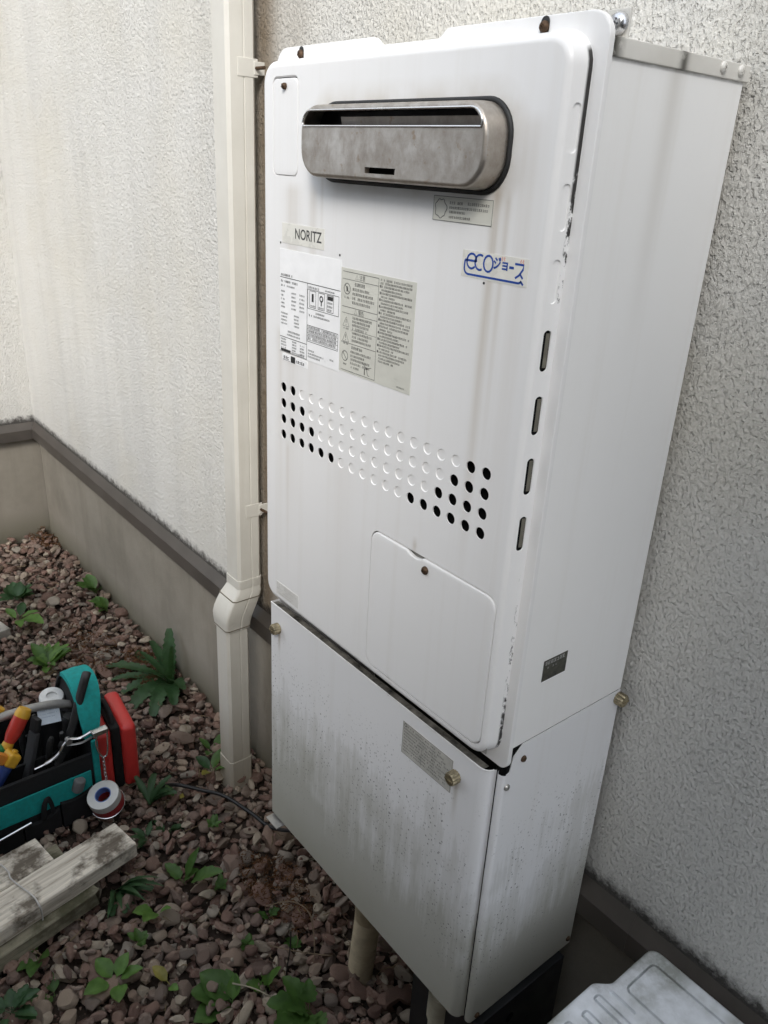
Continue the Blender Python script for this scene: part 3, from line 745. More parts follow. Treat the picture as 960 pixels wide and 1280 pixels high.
B().lathe(pr, 24, tilt).to('sleeve', CON, cn, 20)
B().lathe([(.0240, top_z - .016), (.0245, top_z), (.0245, top_z + .028), (.0215, top_z + .031), (.0215, .34)], 24, tilt).to('collar', CON, cn, 40)
dp = thing('drain_stub', (.40, -.2, 0), 'pale plastic pipe stub under the front right corner of the heater', 'pipe')
B().lathe([(.0165, -.03), (.0165, .34)], 20, Matrix.Translation((.413, -.205, 0))).to('tube', plain('dirty_pvc', (.36, .33, .25), .5, 0, .4, .25, 25), dp, 40)
B().lathe([(.0195, .25), (.0195, .30)], 20, Matrix.Translation((.413, -.205, 0))).to('coupling', plain('dirty_pvc', (.36, .33, .25)), dp, 40)
# drop wires hidden by the cover are left out; one black cable runs across the gravel
def smoothpath(pts, n=8):
    pts = [Vector(p) for p in pts]; out = []
    for i in range(len(pts) - 1):
        p0, p1, p2, p3 = pts[max(i - 1, 0)], pts[i], pts[i + 1], pts[min(i + 2, len(pts) - 1)]
        for k in range(n):
            t = k / n; out.append(.5 * ((2 * p1) + (p2 - p0) * t + (2 * p0 - 5 * p1 + 4 * p2 - p3) * t * t + (3 * p1 - p0 - 3 * p2 + p3) * t ** 3))
    return out + [pts[-1]]
tag(B().tube(smoothpath([(-.50, -.232, .006), (-.455, -.210, .032), (-.41, -.172, .030), (-.362, -.140, .032), (-.29, -.115, .027), (-.215, -.098, .03), (-.12, -.075, .10), (-.05, -.05, .25), (-.03, -.04, .38)]), .0042, 8).to('cable', plain('black_cable', (.012, .012, .013), .45), None, 60),
    'thin black cable running over the gravel towards the heater', 'cable')

# ================================================================== WHITE PLASTIC BOX LID (bottom right)
LP = Mat('dirty_white_plastic', .42, 0, (.68, .70, .72), .5)
_n = LP.noise(16, 6, .7); _n2 = LP.noise(90, 4, .6); _x, _y, _z = LP.xyz()
_c = LP.mix(LP.rng(_n2, .45, .7, 0, .3), (.80, .82, .85), (.66, .675, .69))
_d = LP.math('MULTIPLY', LP.rng(_n, .36, .60), LP.rng(LP.noise(11, 3), .36, .56)); _c = LP.mix(LP.math('MULTIPLY', _d, .85), _c, (.23, .235, .20))
_e = LP.math('MULTIPLY', LP.gauss(_y, -.128, .018), LP.math('MULTIPLY', LP.gauss(_x, .592, .02), LP.rng(_n, .35, .6))); _c = LP.mix(LP.math('MULTIPLY', _e, .7), _c, (.10, .10, .085))
_e = LP.rng(_z, .4450, .4475, .75, 0.); _c = LP.mix(_e, _c, (.09, .09, .08))
LP.set('Base Color', _c); LP.bump(_n2, .1, .001); LP = LP.m
bx = thing('storage_box', (.82, -.3, 0), 'dirty white plastic storage box with ribbed lid beside the wall', 'storage box')
x0, x1, y0, y1 = .588, 1.02, -.56, -.0245
def lid_loop(d):
    lp = []
    def arc(cx, cy, r, a0, a1, n=6):
        for i in range(n + 1):
            a = R(a0 + (a1 - a0) * i / n); lp.append((cx + r * math.cos(a), cy + r * math.sin(a)))
    r = .014
    arc(x1 - r - d, y1 - r - d, r, 0, 90); arc(x0 + .015 + r + d, y1 - r - d, r, 90, 180)
    for i in range(9):
        t = i / 8; lp.append((x0 + d + .015 * (1 - (3 * t * t - 2 * t ** 3)), -.108 - .026 * t))
    arc(x0 + r + d, y0 + r + d, r, 180, 270); arc(x1 - r - d, y0 + r + d, r, 270, 360)
    return lp
ZT = .452
def xy(lp, z): return [(u, v, z) for u, v in lp]
b = B()
grooves = []
panel_in = rrect(.618, .99, -.108, -.046, .009, 5)                 # big panel towards the wall
ribs = [rrect(.609, .646, -.1275, -.1205, .0034, 4)] + [rrect(.602 + .004 * (k % 2), .99, -.150 - .028 * k, -.137 - .028 * k, .005, 4) for k in range(14)]
hol = [panel_in] + ribs
L0 = lid_loop(.007)
b.cut_face(L0, hol, lambda u, v: (u, v, ZT))
b.rings([xy(L0, ZT), xy(lid_loop(.0035), ZT - .001), xy(lid_loop(.001), ZT - .0035), xy(lid_loop(0), ZT - .008), xy(lid_loop(0), ZT - .04)])
def ins2(lp, d): 
    cx = sum(q[0] for q in lp) / len(lp); out = inset(lp, d); return out
for i, h in enumerate(hol):
    if i == 1:   # sunk slot
        b.rings([xy(h, ZT), xy(ins2(h, .0007), ZT - .003), xy(ins2(h, .0012), ZT - .0045)], False, True)
    else:        # groove line round a raised field
        b.rings([xy(h, ZT), xy(ins2(h, .0008), ZT - .005), xy(ins2(h, .0020), ZT - .005), xy(ins2(h, .0034), ZT + (.0006 if i else .0))]); b.cut_face(ins2(h, .0034), [], lambda u, v, z_=ZT + (.0006 if i else .0): (u, v, z_))
b.to('lid', LP, bx, 35)
b = B(); q0 = [(u + (.82 - u) * .06, v + (-.3 - v) * .05) for u, v in rrect(x0 + .018, x1 - .006, y0 + .006, y1 - .006, .012, 5)]; q1 = [(u + (.82 - u) * .16, v + (-.3 - v) * .13) for u, v in q0]
b.rings([xy(q0, ZT - .012), xy(q1, .0)], True, True); b.to('box_body', LP, bx, 30)

# ================================================================== PLANKS
def wood(name, c1, c2, moss=False):
    m = Mat(name, .85, 0, c1, .2)
    gr = m.noise(1, 6, .65, m.sc((90, 5, 90)), .4); wv = m.noise(1, 5, .7, m.sc((26, 4, 26)), 1.2); bl = m.noise(9, 5, .65)
    col = m.ramp(gr, (.28, c2), (.5, c1), (.72, tuple(min(1, c * 1.35) for c in c1)))
    col = m.mix(m.rng(bl, .50, .60, 0, .85), col, (.06, .043, .028)); col = m.mix(m.rng(wv, .6, .72, 0, .6), col, (.06, .045, .03))
    if moss: col = m.mix(m.rng(bl, .38, .62, 0, .8), col, (.10, .10, .06))
    m.set('Base Color', col); m.bump(m.math('ADD', gr, m.math('MULTIPLY', bl, .5)), .7, .004); return m.m
W1 = wood('weathered_wood', (.58, .53, .45), (.25, .205, .155)); W2 = wood('mossy_wood', (.30, .27, .20), (.12, .10, .07), True)
def plank(label, c, L, wd, th, rz, mat, tilt=0, jag=0):
    # c = middle of the near-visible end (y max), plank runs towards -y
    b = B(); nseg = 14; loops = []
    rnd = random.Random(int(abs(c[0]) * 1000 + L * 10))
    for i in range(nseg + 1):
        t = i / nseg; y = -L * t; e = .0025
        dx = rnd.uniform(-.0012, .0012); dz = rnd.uniform(-.001, .001); ww = wd / 2 + rnd.uniform(-.001, .001)
        sec = [(-ww + e, -th), (ww - e, -th), (ww, -th + e), (ww, -e), (ww - e, 0), (-ww + e, 0), (-ww, -e), (-ww, -th + e)]
        loops.append([(x + dx, y + (jag * rnd.uniform(-1, .2) if i == 0 else 0), z + dz) for x, z in sec])
    b.rings(loops, True, True)
    o = b.to('wooden_plank', mat, None, 30)
    o.location = c; o.rotation_euler = (R(tilt), 0, R(rz)); return tag(o, label, 'plank', 'weathered planks tied together beside the tool bag')
plank('grey weathered plank on top of the stack, its sawn end nearest the drainpipe', (-.338, -.378, .082), 1.0, .082, .036, 10.5, W1)
plank('weathered plank lying behind the top plank, next to the tool bag', (-.4, -.520, .074), .9, .080, .034, 9.5, W1)
plank('dark mossy plank underneath the other planks with a rotten edge', (-.292, -.468, .046), .9, .062, .036, 10.5, W2, 0, .012)
plank('mossy bottom plank peeping out behind the weathered planks', (-.392, -.482, .040), .9, .085, .034, 9.5, W2, 0, .008)
wy = -.583
tag(B().tube(smoothpath([(-.46, wy - .045, .03), (-.452, wy - .03, .070), (-.425, wy - .025, .0795), (-.37, wy - .012, .0860), (-.345, wy - .012, .0865), (-.285, wy + .008, .0865), (-.2615, wy + .012, .080), (-.259, wy + .014, .060), (-.259, wy + .012, .01)], 5), .0016, 6).to('tie_wire', plain('grey_wire', (.55, .53, .51), .45, .2), None, 60),
    'grey wire looped over the two weathered planks', 'wire')
b = B(); b.box(-.05, .05, -.11, .11, 0, .035, .006, Matrix.Translation((-1.37, -.44, .0)) @ Matrix.Rotation(R(12), 4, 'Z')); tag(b.to('stone_slab', plain('pale_stone', (.36, .34, .30), .85, 0, .2, .25, 30, .3), None, 30), 'pale flat stone slab lying on the gravel at the left edge', 'stone slab')

# ================================================================== TOOL BAG AND TOOLS
BK = plain('black_nylon', (.014, .014, .015), .8, 0, .3, .3, 120, .3)
BK2 = plain('black_grip', (.018, .018, .018), .5, 0, .5, .2, 60)
TE = plain('teal_canvas', (.012, .28, .265), .75, 0, .3, .14, 90, .3)
CHR = plain('chrome', (.62, .62, .63), .18, 1, .5, .05, 60)
GRM = plain('grey_metal', (.30, .30, .30), .35, .8, .5, .12, 60)
RD = plain('red_plastic', (.46, .035, .022), .35, 0, .5, .1, 40); YE = plain('yellow_plastic', (.58, .32, .025), .4, 0, .5, .08, 40)
OR = plain('orange_plastic', (.55, .20, .03), .4); BL = plain('blue_plastic', (.012, .035, .16), .45); GN = plain('green_plastic', (.01, .16, .05), .45)
bag = thing('tool_bag', (-.63, -.6, 0), 'open teal and black tool bag with a metal carrying bar', 'tool bag')
yb0, yb1 = -.92, -.368
def slabY(b, pts, y0, y1):
    b.prism(pts, y0, y1, lambda u, v, d: (u, d, v)); return b
b = B()
# front and back walls lean slightly, floor, far end
b.prism([(-.512, .008), (-.518, .156), (-.526, .156), (-.521, .016)], yb0, yb1, lambda u, v, d: (u, d, v))
b.prism([(-.748, .008), (-.742, .160), (-.734, .160), (-.739, .016)], yb0, yb1, lambda u, v, d: (u, d, v))
b.box(-.745, -.515, yb0, yb1, .006, .016); b.box(-.742, -.516, yb0 - .004, yb0 + .004, .008, .20)
b.to('shell', BK, bag, 30)
b = B(); slabY(b, [(-.748, .008), (-.512, .008), (-.518, .165), (-.545, .215), (-.580, .268), (-.610, .284), (-.650, .284), (-.680, .262), (-.715, .21), (-.742, .165)], yb1 - .004, yb1 + .006); b.to('end_panel', BK, bag, 30)
# padded teal arch over the end panel, then a narrow teal binding down the corner
path = [(-.742, .165), (-.715, .212), (-.682, .262), (-.652, .287), (-.612, .290), (-.578, .272), (-.550, .232), (-.532, .190)]
path = [(p.x, p.z) for p in smoothpath([(u, 0, v) for u, v in path], 5)]
b = B(); lo = []
for i, (u, v) in enumerate(path):
    t = i / (len(path) - 1); e = Vector(path[min(i + 1, len(path) - 1)]) - Vector(path[max(i - 1, 0)]); e.normalize(); nx_, nz_ = -e.y, e.x
    wdt = .018 + .030 * math.sin(math.pi * min(1, t ** 1.3 * 1.02)) ; th = .006
    lo.append([(u + nx_ * -.002, yb1 - .012, v + nz_ * -.002), (u + nx_ * th, yb1 - .010, v + nz_ * th), (u + nx_ * th * 1.4, yb1 + wdt * .4, v + nz_ * th * 1.4), (u + nx_ * th, yb1 + wdt, v + nz_ * th), (u - nx_ * .002, yb1 + wdt + .002, v - nz_ * .002)])
k_ = int(len(lo) * .40); b.rings(lo[:k_ + 1], True, True); b.to('arch_lining', BK, bag, 40); b = B(); b.rings(lo[k_:], True, True); b.to('arch_binding', TE, bag, 40)
B().box(-.5205, -.5105, yb1 - .004, yb1 + .010, .010, .192, .003).to('corner_binding', TE, bag, 30)
b = B(); b.prism([(yb1 - .012, .120), (yb0, .110), (yb0, .058), (yb1 - .012, .066)], -.5135, -.5095, lambda u, v, d: (d, u, v)); b.to('front_band', TE, bag)
# black mesh pockets on the front
for (ya, yc, h) in ((-.382, -.452, .072), (-.456, -.53, .050), (-.534, -.62, .044), (-.63, -.74, .06), (-.75, -.88, .055)):
    b = B(); n = 8; lp = [(ya, .008)] + [(ya + (yc - ya) * i / n, h + .008 * math.sin(math.pi * i / n) * -1 + .01 * (1 - i / n)) for i in range(n + 1)] + [(yc, .008)]
    b.prism(lp, -.5090, -.4995, lambda u, v, d: (d + (.004 if v > .03 else 0) * 0, u, v)); b.to('pocket', BK, bag, 30)
B().tube(smoothpath([(-.506, -.490, .03), (-.500, -.487, .08), (-.503, -.478, .098), (-.508, -.470, .08), (-.506, -.466, .04)], 5), .006, 8, .5).to('pocket_strap', BK, bag, 60)
# carrying bar and its hinged arm
bar = [(-.63, -.362, .212), (-.63, -.40, .232), (-.63, -.453, .243), (-.63, -.52, .247), (-.63, -.70, .248), (-.63, -.86, .24), (-.63, -.91, .21)]
B().tube(smoothpath(bar, 5), .0095, 12).to('carrying_bar', plain('grey_bar', (.33, .32, .30), .4, .2), bag, 60)
B().tube(smoothpath([(-.578, -.345, .322), (-.571, -.352, .315), (-.569, -.367, .276), (-.564, -.388, .220), (-.558, -.415, .165), (-.555, -.435, .13)], 5), .0098, 10, .7).to('bar_hinge_arm', BK2, bag, 60)
B().lathe([(.011, -.009), (.013, -.006), (.013, .006), (.011, .009)], 18, Matrix.Translation((-.557, -.415, .172)) @ Matrix.Rotation(R(90), 4, 'Y')).to('hinge_pivot', BK2, bag, 40)
# inner pouch dividers
b = B(); b.box(-.605, -.598, yb0 + .01, yb1 - .006, .016, .13); b.box(-.67, -.664, yb0 + .01, yb1 - .006, .016, .15); b.to('divider', BK, bag)

def along(p0, p1):
    p0, p1 = Vector(p0), Vector(p1); return Matrix.Translation(p0) @ (p1 - p0).to_track_quat('Z', 'Y').to_matrix().to_4x4(), (p1 - p0).length
def driver(label, tip, butt, mats, scale=1.):
    t = thing('screwdriver', butt, label, 'screwdriver', 'tools standing in the tool bag')
    M, L = along(tip, butt); h = .105 * scale; r = .0155 * scale
    B().lathe([(.003, 0), (.003, L - h + .004)], 10, M).to('shaft', GRM, t, 40)
    prof = [(.006 * scale, L - h), (r * .72, L - h + .004), (r * .78, L - h + .022), (r * .62, L - h + .032), (r * .95, L - h + .05), (r, L - .035), (r * .97, L - .020)]
    b = B(); n = 18; rr = [[M @ Vector((q * (1 - (.07 if (k // 1) % 3 == 0 else 0)) * math.cos(2 * math.pi * k / n), q * (1 - (.07 if k % 3 == 0 else 0)) * math.sin(2 * math.pi * k / n), z)) for k in range(n)] for q, z in prof]
    b.rings(rr, True, True); b.to('handle', mats[0], t, 40)
    B().lathe([(r * .98, L - .021), (r, L - .012), (r * .8, L - .002), (r * .3, L)], 18, M).to('butt_cap', mats[1], t, 40)
    B().lathe([(r * .80, L - h + .018), (r * .70, L - h + .033)], 18, M, False).to('collar_ring', mats[1], t, 40)
    return t
driver('red screwdriver with yellow butt leaning towards the bag end', (-.56, -.60, .10), (-.600, -.471, .272), (RD, YE), 1.05)
driver('red and yellow screwdriver half cut off by the left edge', (-.63, -.66, .10), (-.648, -.510, .262), (RD, YE), .95)
# ratchet with yellow head and blue grip, green-handled tool
t = thing('ratchet_cutter', (-.55, -.52, .2), 'tool with yellow head and dark blue grip in the bag front', 'tool', 'tools standing in the tool bag')
M, L = along((-.542, -.60, .110), (-.552, -.512, .212))
B().lathe([(.010, 0), (.014, .02), (.0155, .06), (.0145, .095), (.011, .105)], 16, M).to('grip', BL, t, 40)
B().box(-.017, .017, -.013, .013, .100, .130, .006, M, 3).lathe([(.006, .129), (.006, .134)], 12, M).to('head', YE, t, 40)
B().box(-.009, .009, .010, .034, .098, .122, .005, M, 2).to('side_lever', OR, t, 40)
t = thing('nut_driver', (-.58, -.54, .2), 'green-handled driver at the left edge of the bag', 'tool', 'tools standing in the tool bag')
M, L = along((-.57, -.64, .10), (-.585, -.528, .208))
B().lathe([(.003, -.02), (.003, .06)], 8, M).to('shaft', GRM, t, 40); B().lathe([(.009, .05), (.015, .065), (.016, .12), (.013, L - .004), (.007, L)], 16, M).to('handle', GN, t, 40)
# flat grey cutter and black pouch with paper label
t = thing('cutter_knife', (-.6, -.46, .1), 'dark grey flat cutter standing beside the screwdriver', 'cutter', 'tools standing in the tool bag')
M, L = along((-.592, -.495, .09), (-.605, -.452, .232))
B().box(-.013, .013, -.006, .006, 0, .118, .003, M).to('case', plain('grey_plastic', (.06, .06, .062), .45), t, 30); B().box(-.012, .012, -.007, .007, .118, .15, .004, M).to('slider', BK2, t, 30)
pch = thing('tool_pouch', (-.65, -.42, .1), 'black pouch with a white paper label inside the bag', 'pouch')
M = Matrix.Translation((-.642, -.425, .10)) @ Matrix.Rotation(R(-8), 4, 'X')
B().box(-.018, .018, -.042, .034, -.06, .098, .009, M, 3).to('pouch_body', BK2, pch, 40)
M2 = Matrix.Translation((-.622, -.421, .222)) @ Matrix.Rotation(R(-9), 4, 'X') @ Matrix.Rotation(R(-38), 4, 'Y')
B().box(-.0006, .0006, -.025, .022, -.023, .021, 0, M2).to('paper_label', plain('blue_white_paper', (.62, .68, .74), .7, 0, .3, .06, 60), pch)
k = Ink(lambda u, v: tuple(M2 @ Vector((.0009, u, v))))
for i in range(4): k.small(-.020, .016, .012 - .007 * i, .0026, .7)
k.to('paper_print', plain('pale_blue_ink', (.32, .4, .5), .7), pch)
tag(B().lathe([(.026, 0), (.027, .003), (.027, .018), (.025, .021), (.012, .021), (.012, .016)], 24, Matrix.Translation((-.682, -.398, .205)) @ Matrix.Rotation(R(15), 4, 'Y')).to('seal_tape', plain('white_plastic', (.7, .7, .68), .4), None, 40), 'white round tape reel lying behind the carrying bar', 'tape')
tag(B().lathe([(.013, 0), (.0155, .01), (.0155, .12), (.013, .13)], 16, along((-.600, -.40, .09), (-.592, -.388, .21))[0]).to('torch', BK2, None, 40), 'black round torch standing beside the hinge arm', 'torch')
# chrome pliers lying along the front edge
pl = thing('pliers', (-.53, -.43, .16), 'chrome pliers lying along the front edge of the bag', 'pliers', 'tools standing in the tool bag')
B().tube(smoothpath([(-.532, -.487, .163), (-.530, -.462, .168), (-.529, -.437, .180), (-.528, -.424, .200), (-.526, -.412, .212)], 4), [.0028] * 4 + [.0048] * 8 + [.0045] * 5, 8, .6).to('jaw', CHR, pl, 50)
B().tube(smoothpath([(-.526, -.412, .212), (-.520, -.390, .208), (-.512, -.368, .220)], 4), .0045, 8, .6).to('handle', CHR, pl, 50)
B().tube(smoothpath([(-.528, -.418, .196), (-.52, -.39, .194), (-.512, -.37, .205)], 4), .0035, 8, .6).to('handle', GRM, pl, 50)
B().lathe([(.007, -.006), (.007, .006)], 14, Matrix.Translation((-.527, -.414, .206)) @ Matrix.Rotation(R(90), 4, 'Y')).to('pivot', GRM, pl, 40)
def grips(label, c, rz, lean):
    t = thing('pliers', c, label, 'pliers', 'tools standing in the tool bag')
    M = Matrix.Translation(c) @ Matrix.Rotation(R(rz), 4, 'Z') @ Matrix.Rotation(R(lean), 4, 'X')
    for sg in (-1, 1):
        B().tube([M @ Vector(q) for q in smoothpath([(sg * .004, 0, -.06), (sg * .010, 0, -.02), (sg * .017, 0, .03), (sg * .016, 0, .075), (sg * .011, 0, .10)], 4)], [.005] * 5 + [.0068] * 10 + [.0055, .004], 10).to('grip', BK2, t, 60)
    B().lathe([(.010, -.005), (.010, .005)], 14, M @ Matrix.Translation((0, 0, -.062)) @ Matrix.Rotation(R(90), 4, 'X')).to('joint', GRM, t, 40)
grips('black-gripped pliers standing between pouch and grey cutter', (-.625, -.468, .125), 60, -8)
grips('black-gripped pliers nearest the hinge arm of the bag', (-.578, -.432, .110), 100, 12)
# clip, carabiner and chain that carry the tape rolls
cl = thing('carabiner', (-.5, -.355, .16), 'steel carabiner with short chain hanging from the bag corner', 'carabiner')
B().box(-.512, -.494, -.372, -.338, .214, .226, .003, None, 2).to('clip_block', CHR, cl, 30)
lpts = smoothpath([(-.498, -.362, .216), (-.497, -.367, .195), (-.496, -.362, .168), (-.496, -.354, .155), (-.496, -.346, .160), (-.496, -.343, .185), (-.497, -.341, .215)], 5)
B().tube(lpts, .0021, 8).to('gate_loop', CHR, cl, 60)
for i in range(6):
    z = .150 - i * .0095; lk = B(); pts = [Vector((.0028 * math.cos(a), 0, .0060 * math.sin(a))) for a in [2 * math.pi * q / 10 for q in range(11)]]
    M = Matrix.Translation((-.494 + .001 * i, -.356, z)) @ Matrix.Rotation(R(90 * (i % 2) + 30), 4, 'Z'); lk.tube([M @ p for p in pts], .0011, 6, 1., False); lk.to('chain_link', CHR, cl, 60)
ax = Vector((.22, -.30, .93)); q = ax.to_track_quat('Z', 'Y').to_matrix().to_4x4(); MT_ = Matrix.Translation((-.474, -.364, .052)) @ q
tp = thing('tape_roll', (-.474, -.364, .052), 'roll of grey-white cloth tape hanging on the chain', 'tape')
B().lathe([(.0175, .012), (.0175, .033), (.0335, .033), (.0345, .031), (.0345, .013), (.0335, .012)], 32, MT_, False).to('tape_winding', plain('pale_tape', (.56, .56, .54), .5, 0, .4, .06, 40), tp, 40)
b = B(); b.lathe([(.0174, .013), (.0174, .0325), (.0158, .0325), (.0158, .013)], 28, MT_, False); b.to('tape_core', plain('blue_core', (.10, .17, .42), .6), tp, 40)
tp = thing('tape_roll', (-.474, -.364, .03), 'red tape roll hanging beneath the grey-white one', 'tape')
B().lathe([(.0175, -.012), (.0175, .0115), (.0340, .0115), (.0340, -.011), (.033, -.012)], 32, MT_, False).to('tape_winding', plain('red_tape', (.36, .025, .03), .4, 0, .5, .1, 40), tp, 40)
loop = [MT_ @ Vector((.036 * math.cos(a), .036 * math.sin(a), -.004 - .006 * math.cos(a))) for a in [R(v) for v in range(-120, 100, 12)]]
tag(B().tube(loop, .0012, 6).to('wire_ring', CHR, None, 60), 'thin wire ring round the red tape roll', 'ring')
tag(B().lathe([(.010, 0), (.0125, .003), (.0125, .028), (.010, .031)], 16, along((-.508, -.414, .085), (-.502, -.406, .118))[0]).to('socket', plain('grey_rubber', (.16, .16, .16), .6), None, 40), 'grey knurled tool end in the front pocket', 'tool end')
tag(B().tube([(-.497, -.600, .045), (-.497, -.516, .060)], .0032, 8).to('scriber', CHR, None, 60), 'thin silver tool tucked behind the front pocket', 'tool')
# red hard case strapped to the bag end
rc = thing('red_case', (-.6, -.295, 0), 'red hard case with black zip band beside the tool bag', 'case')
RC = plain('red_shell', (.62, .045, .04), .38, 0, .5, .1, 12)
def shell(y0, y1, name):
    b = B(); b.box(-.69, -.537, y0, y1, .008, .178, .013, None, 4); return b.to(name, RC, rc, 50)
shell(-.352, -.312, 'shell'); shell(-.292, -.256, 'shell')
B().box(-.689, -.541, -.313, -.291, .011, .181, .006, None, 2).to('zip_band', plain('black_zip', (.012, .012, .012), .75, 0, .3, .3, 200, .4), rc, 40)
B().tube(smoothpath([(-.56, -.303, .178), (-.575, -.303, .196), (-.62, -.303, .200), (-.66, -.303, .178)], 5), .006, 8).to('handle', BK, rc, 60)
for e in rc.children: pass
rc.rotation_euler = (0, 0, R(-6))

# ================================================================== GRAVEL
def stone_mat(name, attr):
    m = Mat(name, .85, 0, (.15, .11, .1), .3)
    if attr:
        a = m.n.new('ShaderNodeAttribute'); a.attribute_name = 'rnd'; f = a.outputs['Fac']
    else: f = m.n.new('ShaderNodeObjectInfo').outputs['Random']
    c = m.ramp(f, (0, (.112, .062, .048)), (.14, (.17, .098, .074)), (.28, (.225, .142, .108)), (.40, (.165, .132, .108)), (.53, (.20, .112, .086)), (.64, (.31, .245, .182)), (.74, (.13, .082, .067)), (.86, (.40, .335, .255)), (.93, (.265, .235, .195)), (1, (.18, .10, .076)))
    sp = m.noise(150, 4, .7); bl = m.noise(38, 3, .6)
    c = m.mix(m.rng(sp, .45, .75, 0, .4), c, (.32, .28, .24)); c = m.mix(m.rng(sp, .3, .45, .45, 0), c, (.04, .03, .028)); c = m.mix(m.rng(bl, .5, .7, 0, .35), c, (.085, .06, .05))
    m.set('Base Color', c); m.bump(m.math('ADD', sp, m.math('MULTIPLY', bl, .8)), .55, .003); return m.m
SM1 = stone_mat('gravel_stone', False); SM2 = stone_mat('gravel_mass', True)
def stone_shape(seed, sub):
    rnd = random.Random(seed); b = bmesh.new(); bmesh.ops.create_icosphere(b, subdivisions=sub, radius=1)
    cuts = []
    for _ in range(rnd.randint(8, 13)):
        n = Vector((rnd.gauss(0, 1), rnd.gauss(0, 1), rnd.gauss(0, 1))).normalized(); cuts.append((n, rnd.uniform(.50, .84)))
    sx, sy, sz = rnd.uniform(.95, 1.45), rnd.uniform(.65, .95), rnd.uniform(.45, .75)
    for v in b.verts:
        for n, d in cuts:
            k = v.co.dot(n) - d
            if k > 0: v.co -= n * k
        h = math.sin(v.co.x * 3.1 + seed) * math.sin(v.co.y * 2.7 + seed * 2) * .05
        v.co *= 1 + h; v.co.x *= sx; v.co.y *= sy; v.co.z *= sz
    me = bpy.data.meshes.new('stone'); b.to_mesh(me); b.free(); me.polygons.foreach_set('use_smooth', [True] * len(me.polygons)); me.set_sharp_from_angle(angle=R(24)); return me, sz
NV = 16
shapes = [stone_shape(s, 3) for s in range(NV)]
for me, _ in shapes: me.materials.append(SM1)
lowv = []
for s in range(NV):
    me, sz = stone_shape(s, 2); v = np.empty(len(me.vertices) * 3); me.vertices.foreach_get('co', v)
    f = np.empty(len(me.polygons) * 3, int); me.polygons.foreach_get('vertices', f); lowv.append((v.reshape(-1, 3), f.reshape(-1, 3), sz)); bpy.data.meshes.remove(me)
grit = []; farv = []
for s in range(NV):
    me, sz = stone_shape(s + 40, 1); v = np.empty(len(me.vertices) * 3); me.vertices.foreach_get('co', v)
    f = np.empty(len(me.polygons) * 3, int); me.polygons.foreach_get('vertices', f); grit.append((v.reshape(-1, 3), f.reshape(-1, 3), sz)); bpy.data.meshes.remove(me)
    me, sz = stone_shape(s, 1); v = np.empty(len(me.vertices) * 3); me.vertices.foreach_get('co', v)
    f = np.empty(len(me.polygons) * 3, int); me.polygons.foreach_get('vertices', f); farv.append((v.reshape(-1, 3), f.reshape(-1, 3), sz)); bpy.data.meshes.remove(me)
GX0, GX1, GY0, GY1 = -2.02, .62, -1.12, .012; RES = .006
H = np.full((int((GY1 - GY0) / RES) + 2, int((GX1 - GX0) / RES) + 2), -.020)
rng = np.random.default_rng(5); stones = []
def drop(x, y, r, sz):
    i0, j0 = int((y - GY0) / RES), int((x - GX0) / RES); k = max(1, int(r / RES))
    a, b_, c, d = max(0, i0 - k), min(H.shape[0], i0 + k + 1), max(0, j0 - k), min(H.shape[1], j0 + k + 1)
    yy, xx = np.mgrid[a:b_, c:d]; q = ((yy - i0) ** 2 + (xx - j0) ** 2) * RES * RES / (r * r); mk = q < 1
    if not mk.any(): return None
    sub = H[a:b_, c:d]; h = np.percentile(sub[mk], 62); zc = h + r * sz * .62
    if zc + r * sz > .026: return None
    top = zc + r * sz * np.sqrt(np.clip(1 - q, 0, 1)); sub[mk] = np.maximum(sub[mk], top[mk]); return zc
pts = []
for (step, n_extra) in ((.0215, 0),):
    ys = np.arange(GY0 + .01, GY1 - .004, step); xs = np.arange(GX0 + .01, GX1, step)
    for y in ys:
        for x in xs: pts.append((x + rng.uniform(-.009, .009), y + rng.uniform(-.009, .009)))
rng.shuffle(pts)
extra = [(rng.uniform(GX0, GX1), rng.uniform(GY0, GY1 - .006)) for _ in range(6500)]
for idx, (x, y) in enumerate(list(pts) + extra):
    near = max(0, min(1, (x + .55) / .5)); r = float(np.clip(rng.lognormal(math.log(.0120), .34), .0060, .026)) * (1 + .12 * near)
    if y > GY1 - r * .7: y = GY1 - r * .7
    k = int(rng.integers(NV)); z = drop(x, y, r, shapes[k][1])
    if z is None: continue
    stones.append((x, y, z, r, k, rng.uniform(0, 6.283), rng.normal(0, .30), rng.normal(0, .30), rng.uniform()))
# the 300 stones that show largest in the photograph become objects; the rest one mass
cinv = (Matrix.Translation(cam.location) @ cam.rotation_euler.to_matrix().to_4x4()).inverted()
def visible_size(s):
    v = cinv @ Vector(s[:3]); 
    if v.z > -.1: return 0
    f = 28.236 / 36 * 1024; u = 384 + f * v.x / -v.z; t = 512 - f * v.y / -v.z
    if not (4 < u < 764 and 4 < t < 1020): return 0
    if s[2] < .0: return 0                                              # buried ones
    if -.75 < s[0] < -.5 and s[1] < -.25: return 0                      # under the bag and case
    if -.47 < s[0] < -.22 and s[1] < -.36: return 0                     # under the planks
    e = .3235; k = (1.3644 - e) / (1.3644 - s[2]); px = .9295 + (s[0] - .9295) * k; py = -.7942 + (s[1] + .7942) * k
    # hidden behind the heater: does the sight line cross the heater's front or side?
    for k in (.5, .6, .7, .8, .9, .97):
        px, py, pz = .9295 + (s[0] - .9295) * k, -.7942 + (s[1] + .7942) * k, 1.3644 + (s[2] - 1.3644) * k
        if 0 < px < .48 and py > -.235 and pz > .32: return 0
    return s[3] / -v.z
vis_size = [visible_size(q) for q in stones]
order = sorted(range(len(stones)), key=lambda i: -vis_size[i]); big = order[:300]; rest = order[300:]
gi = ground.matrix_basis.inverted()
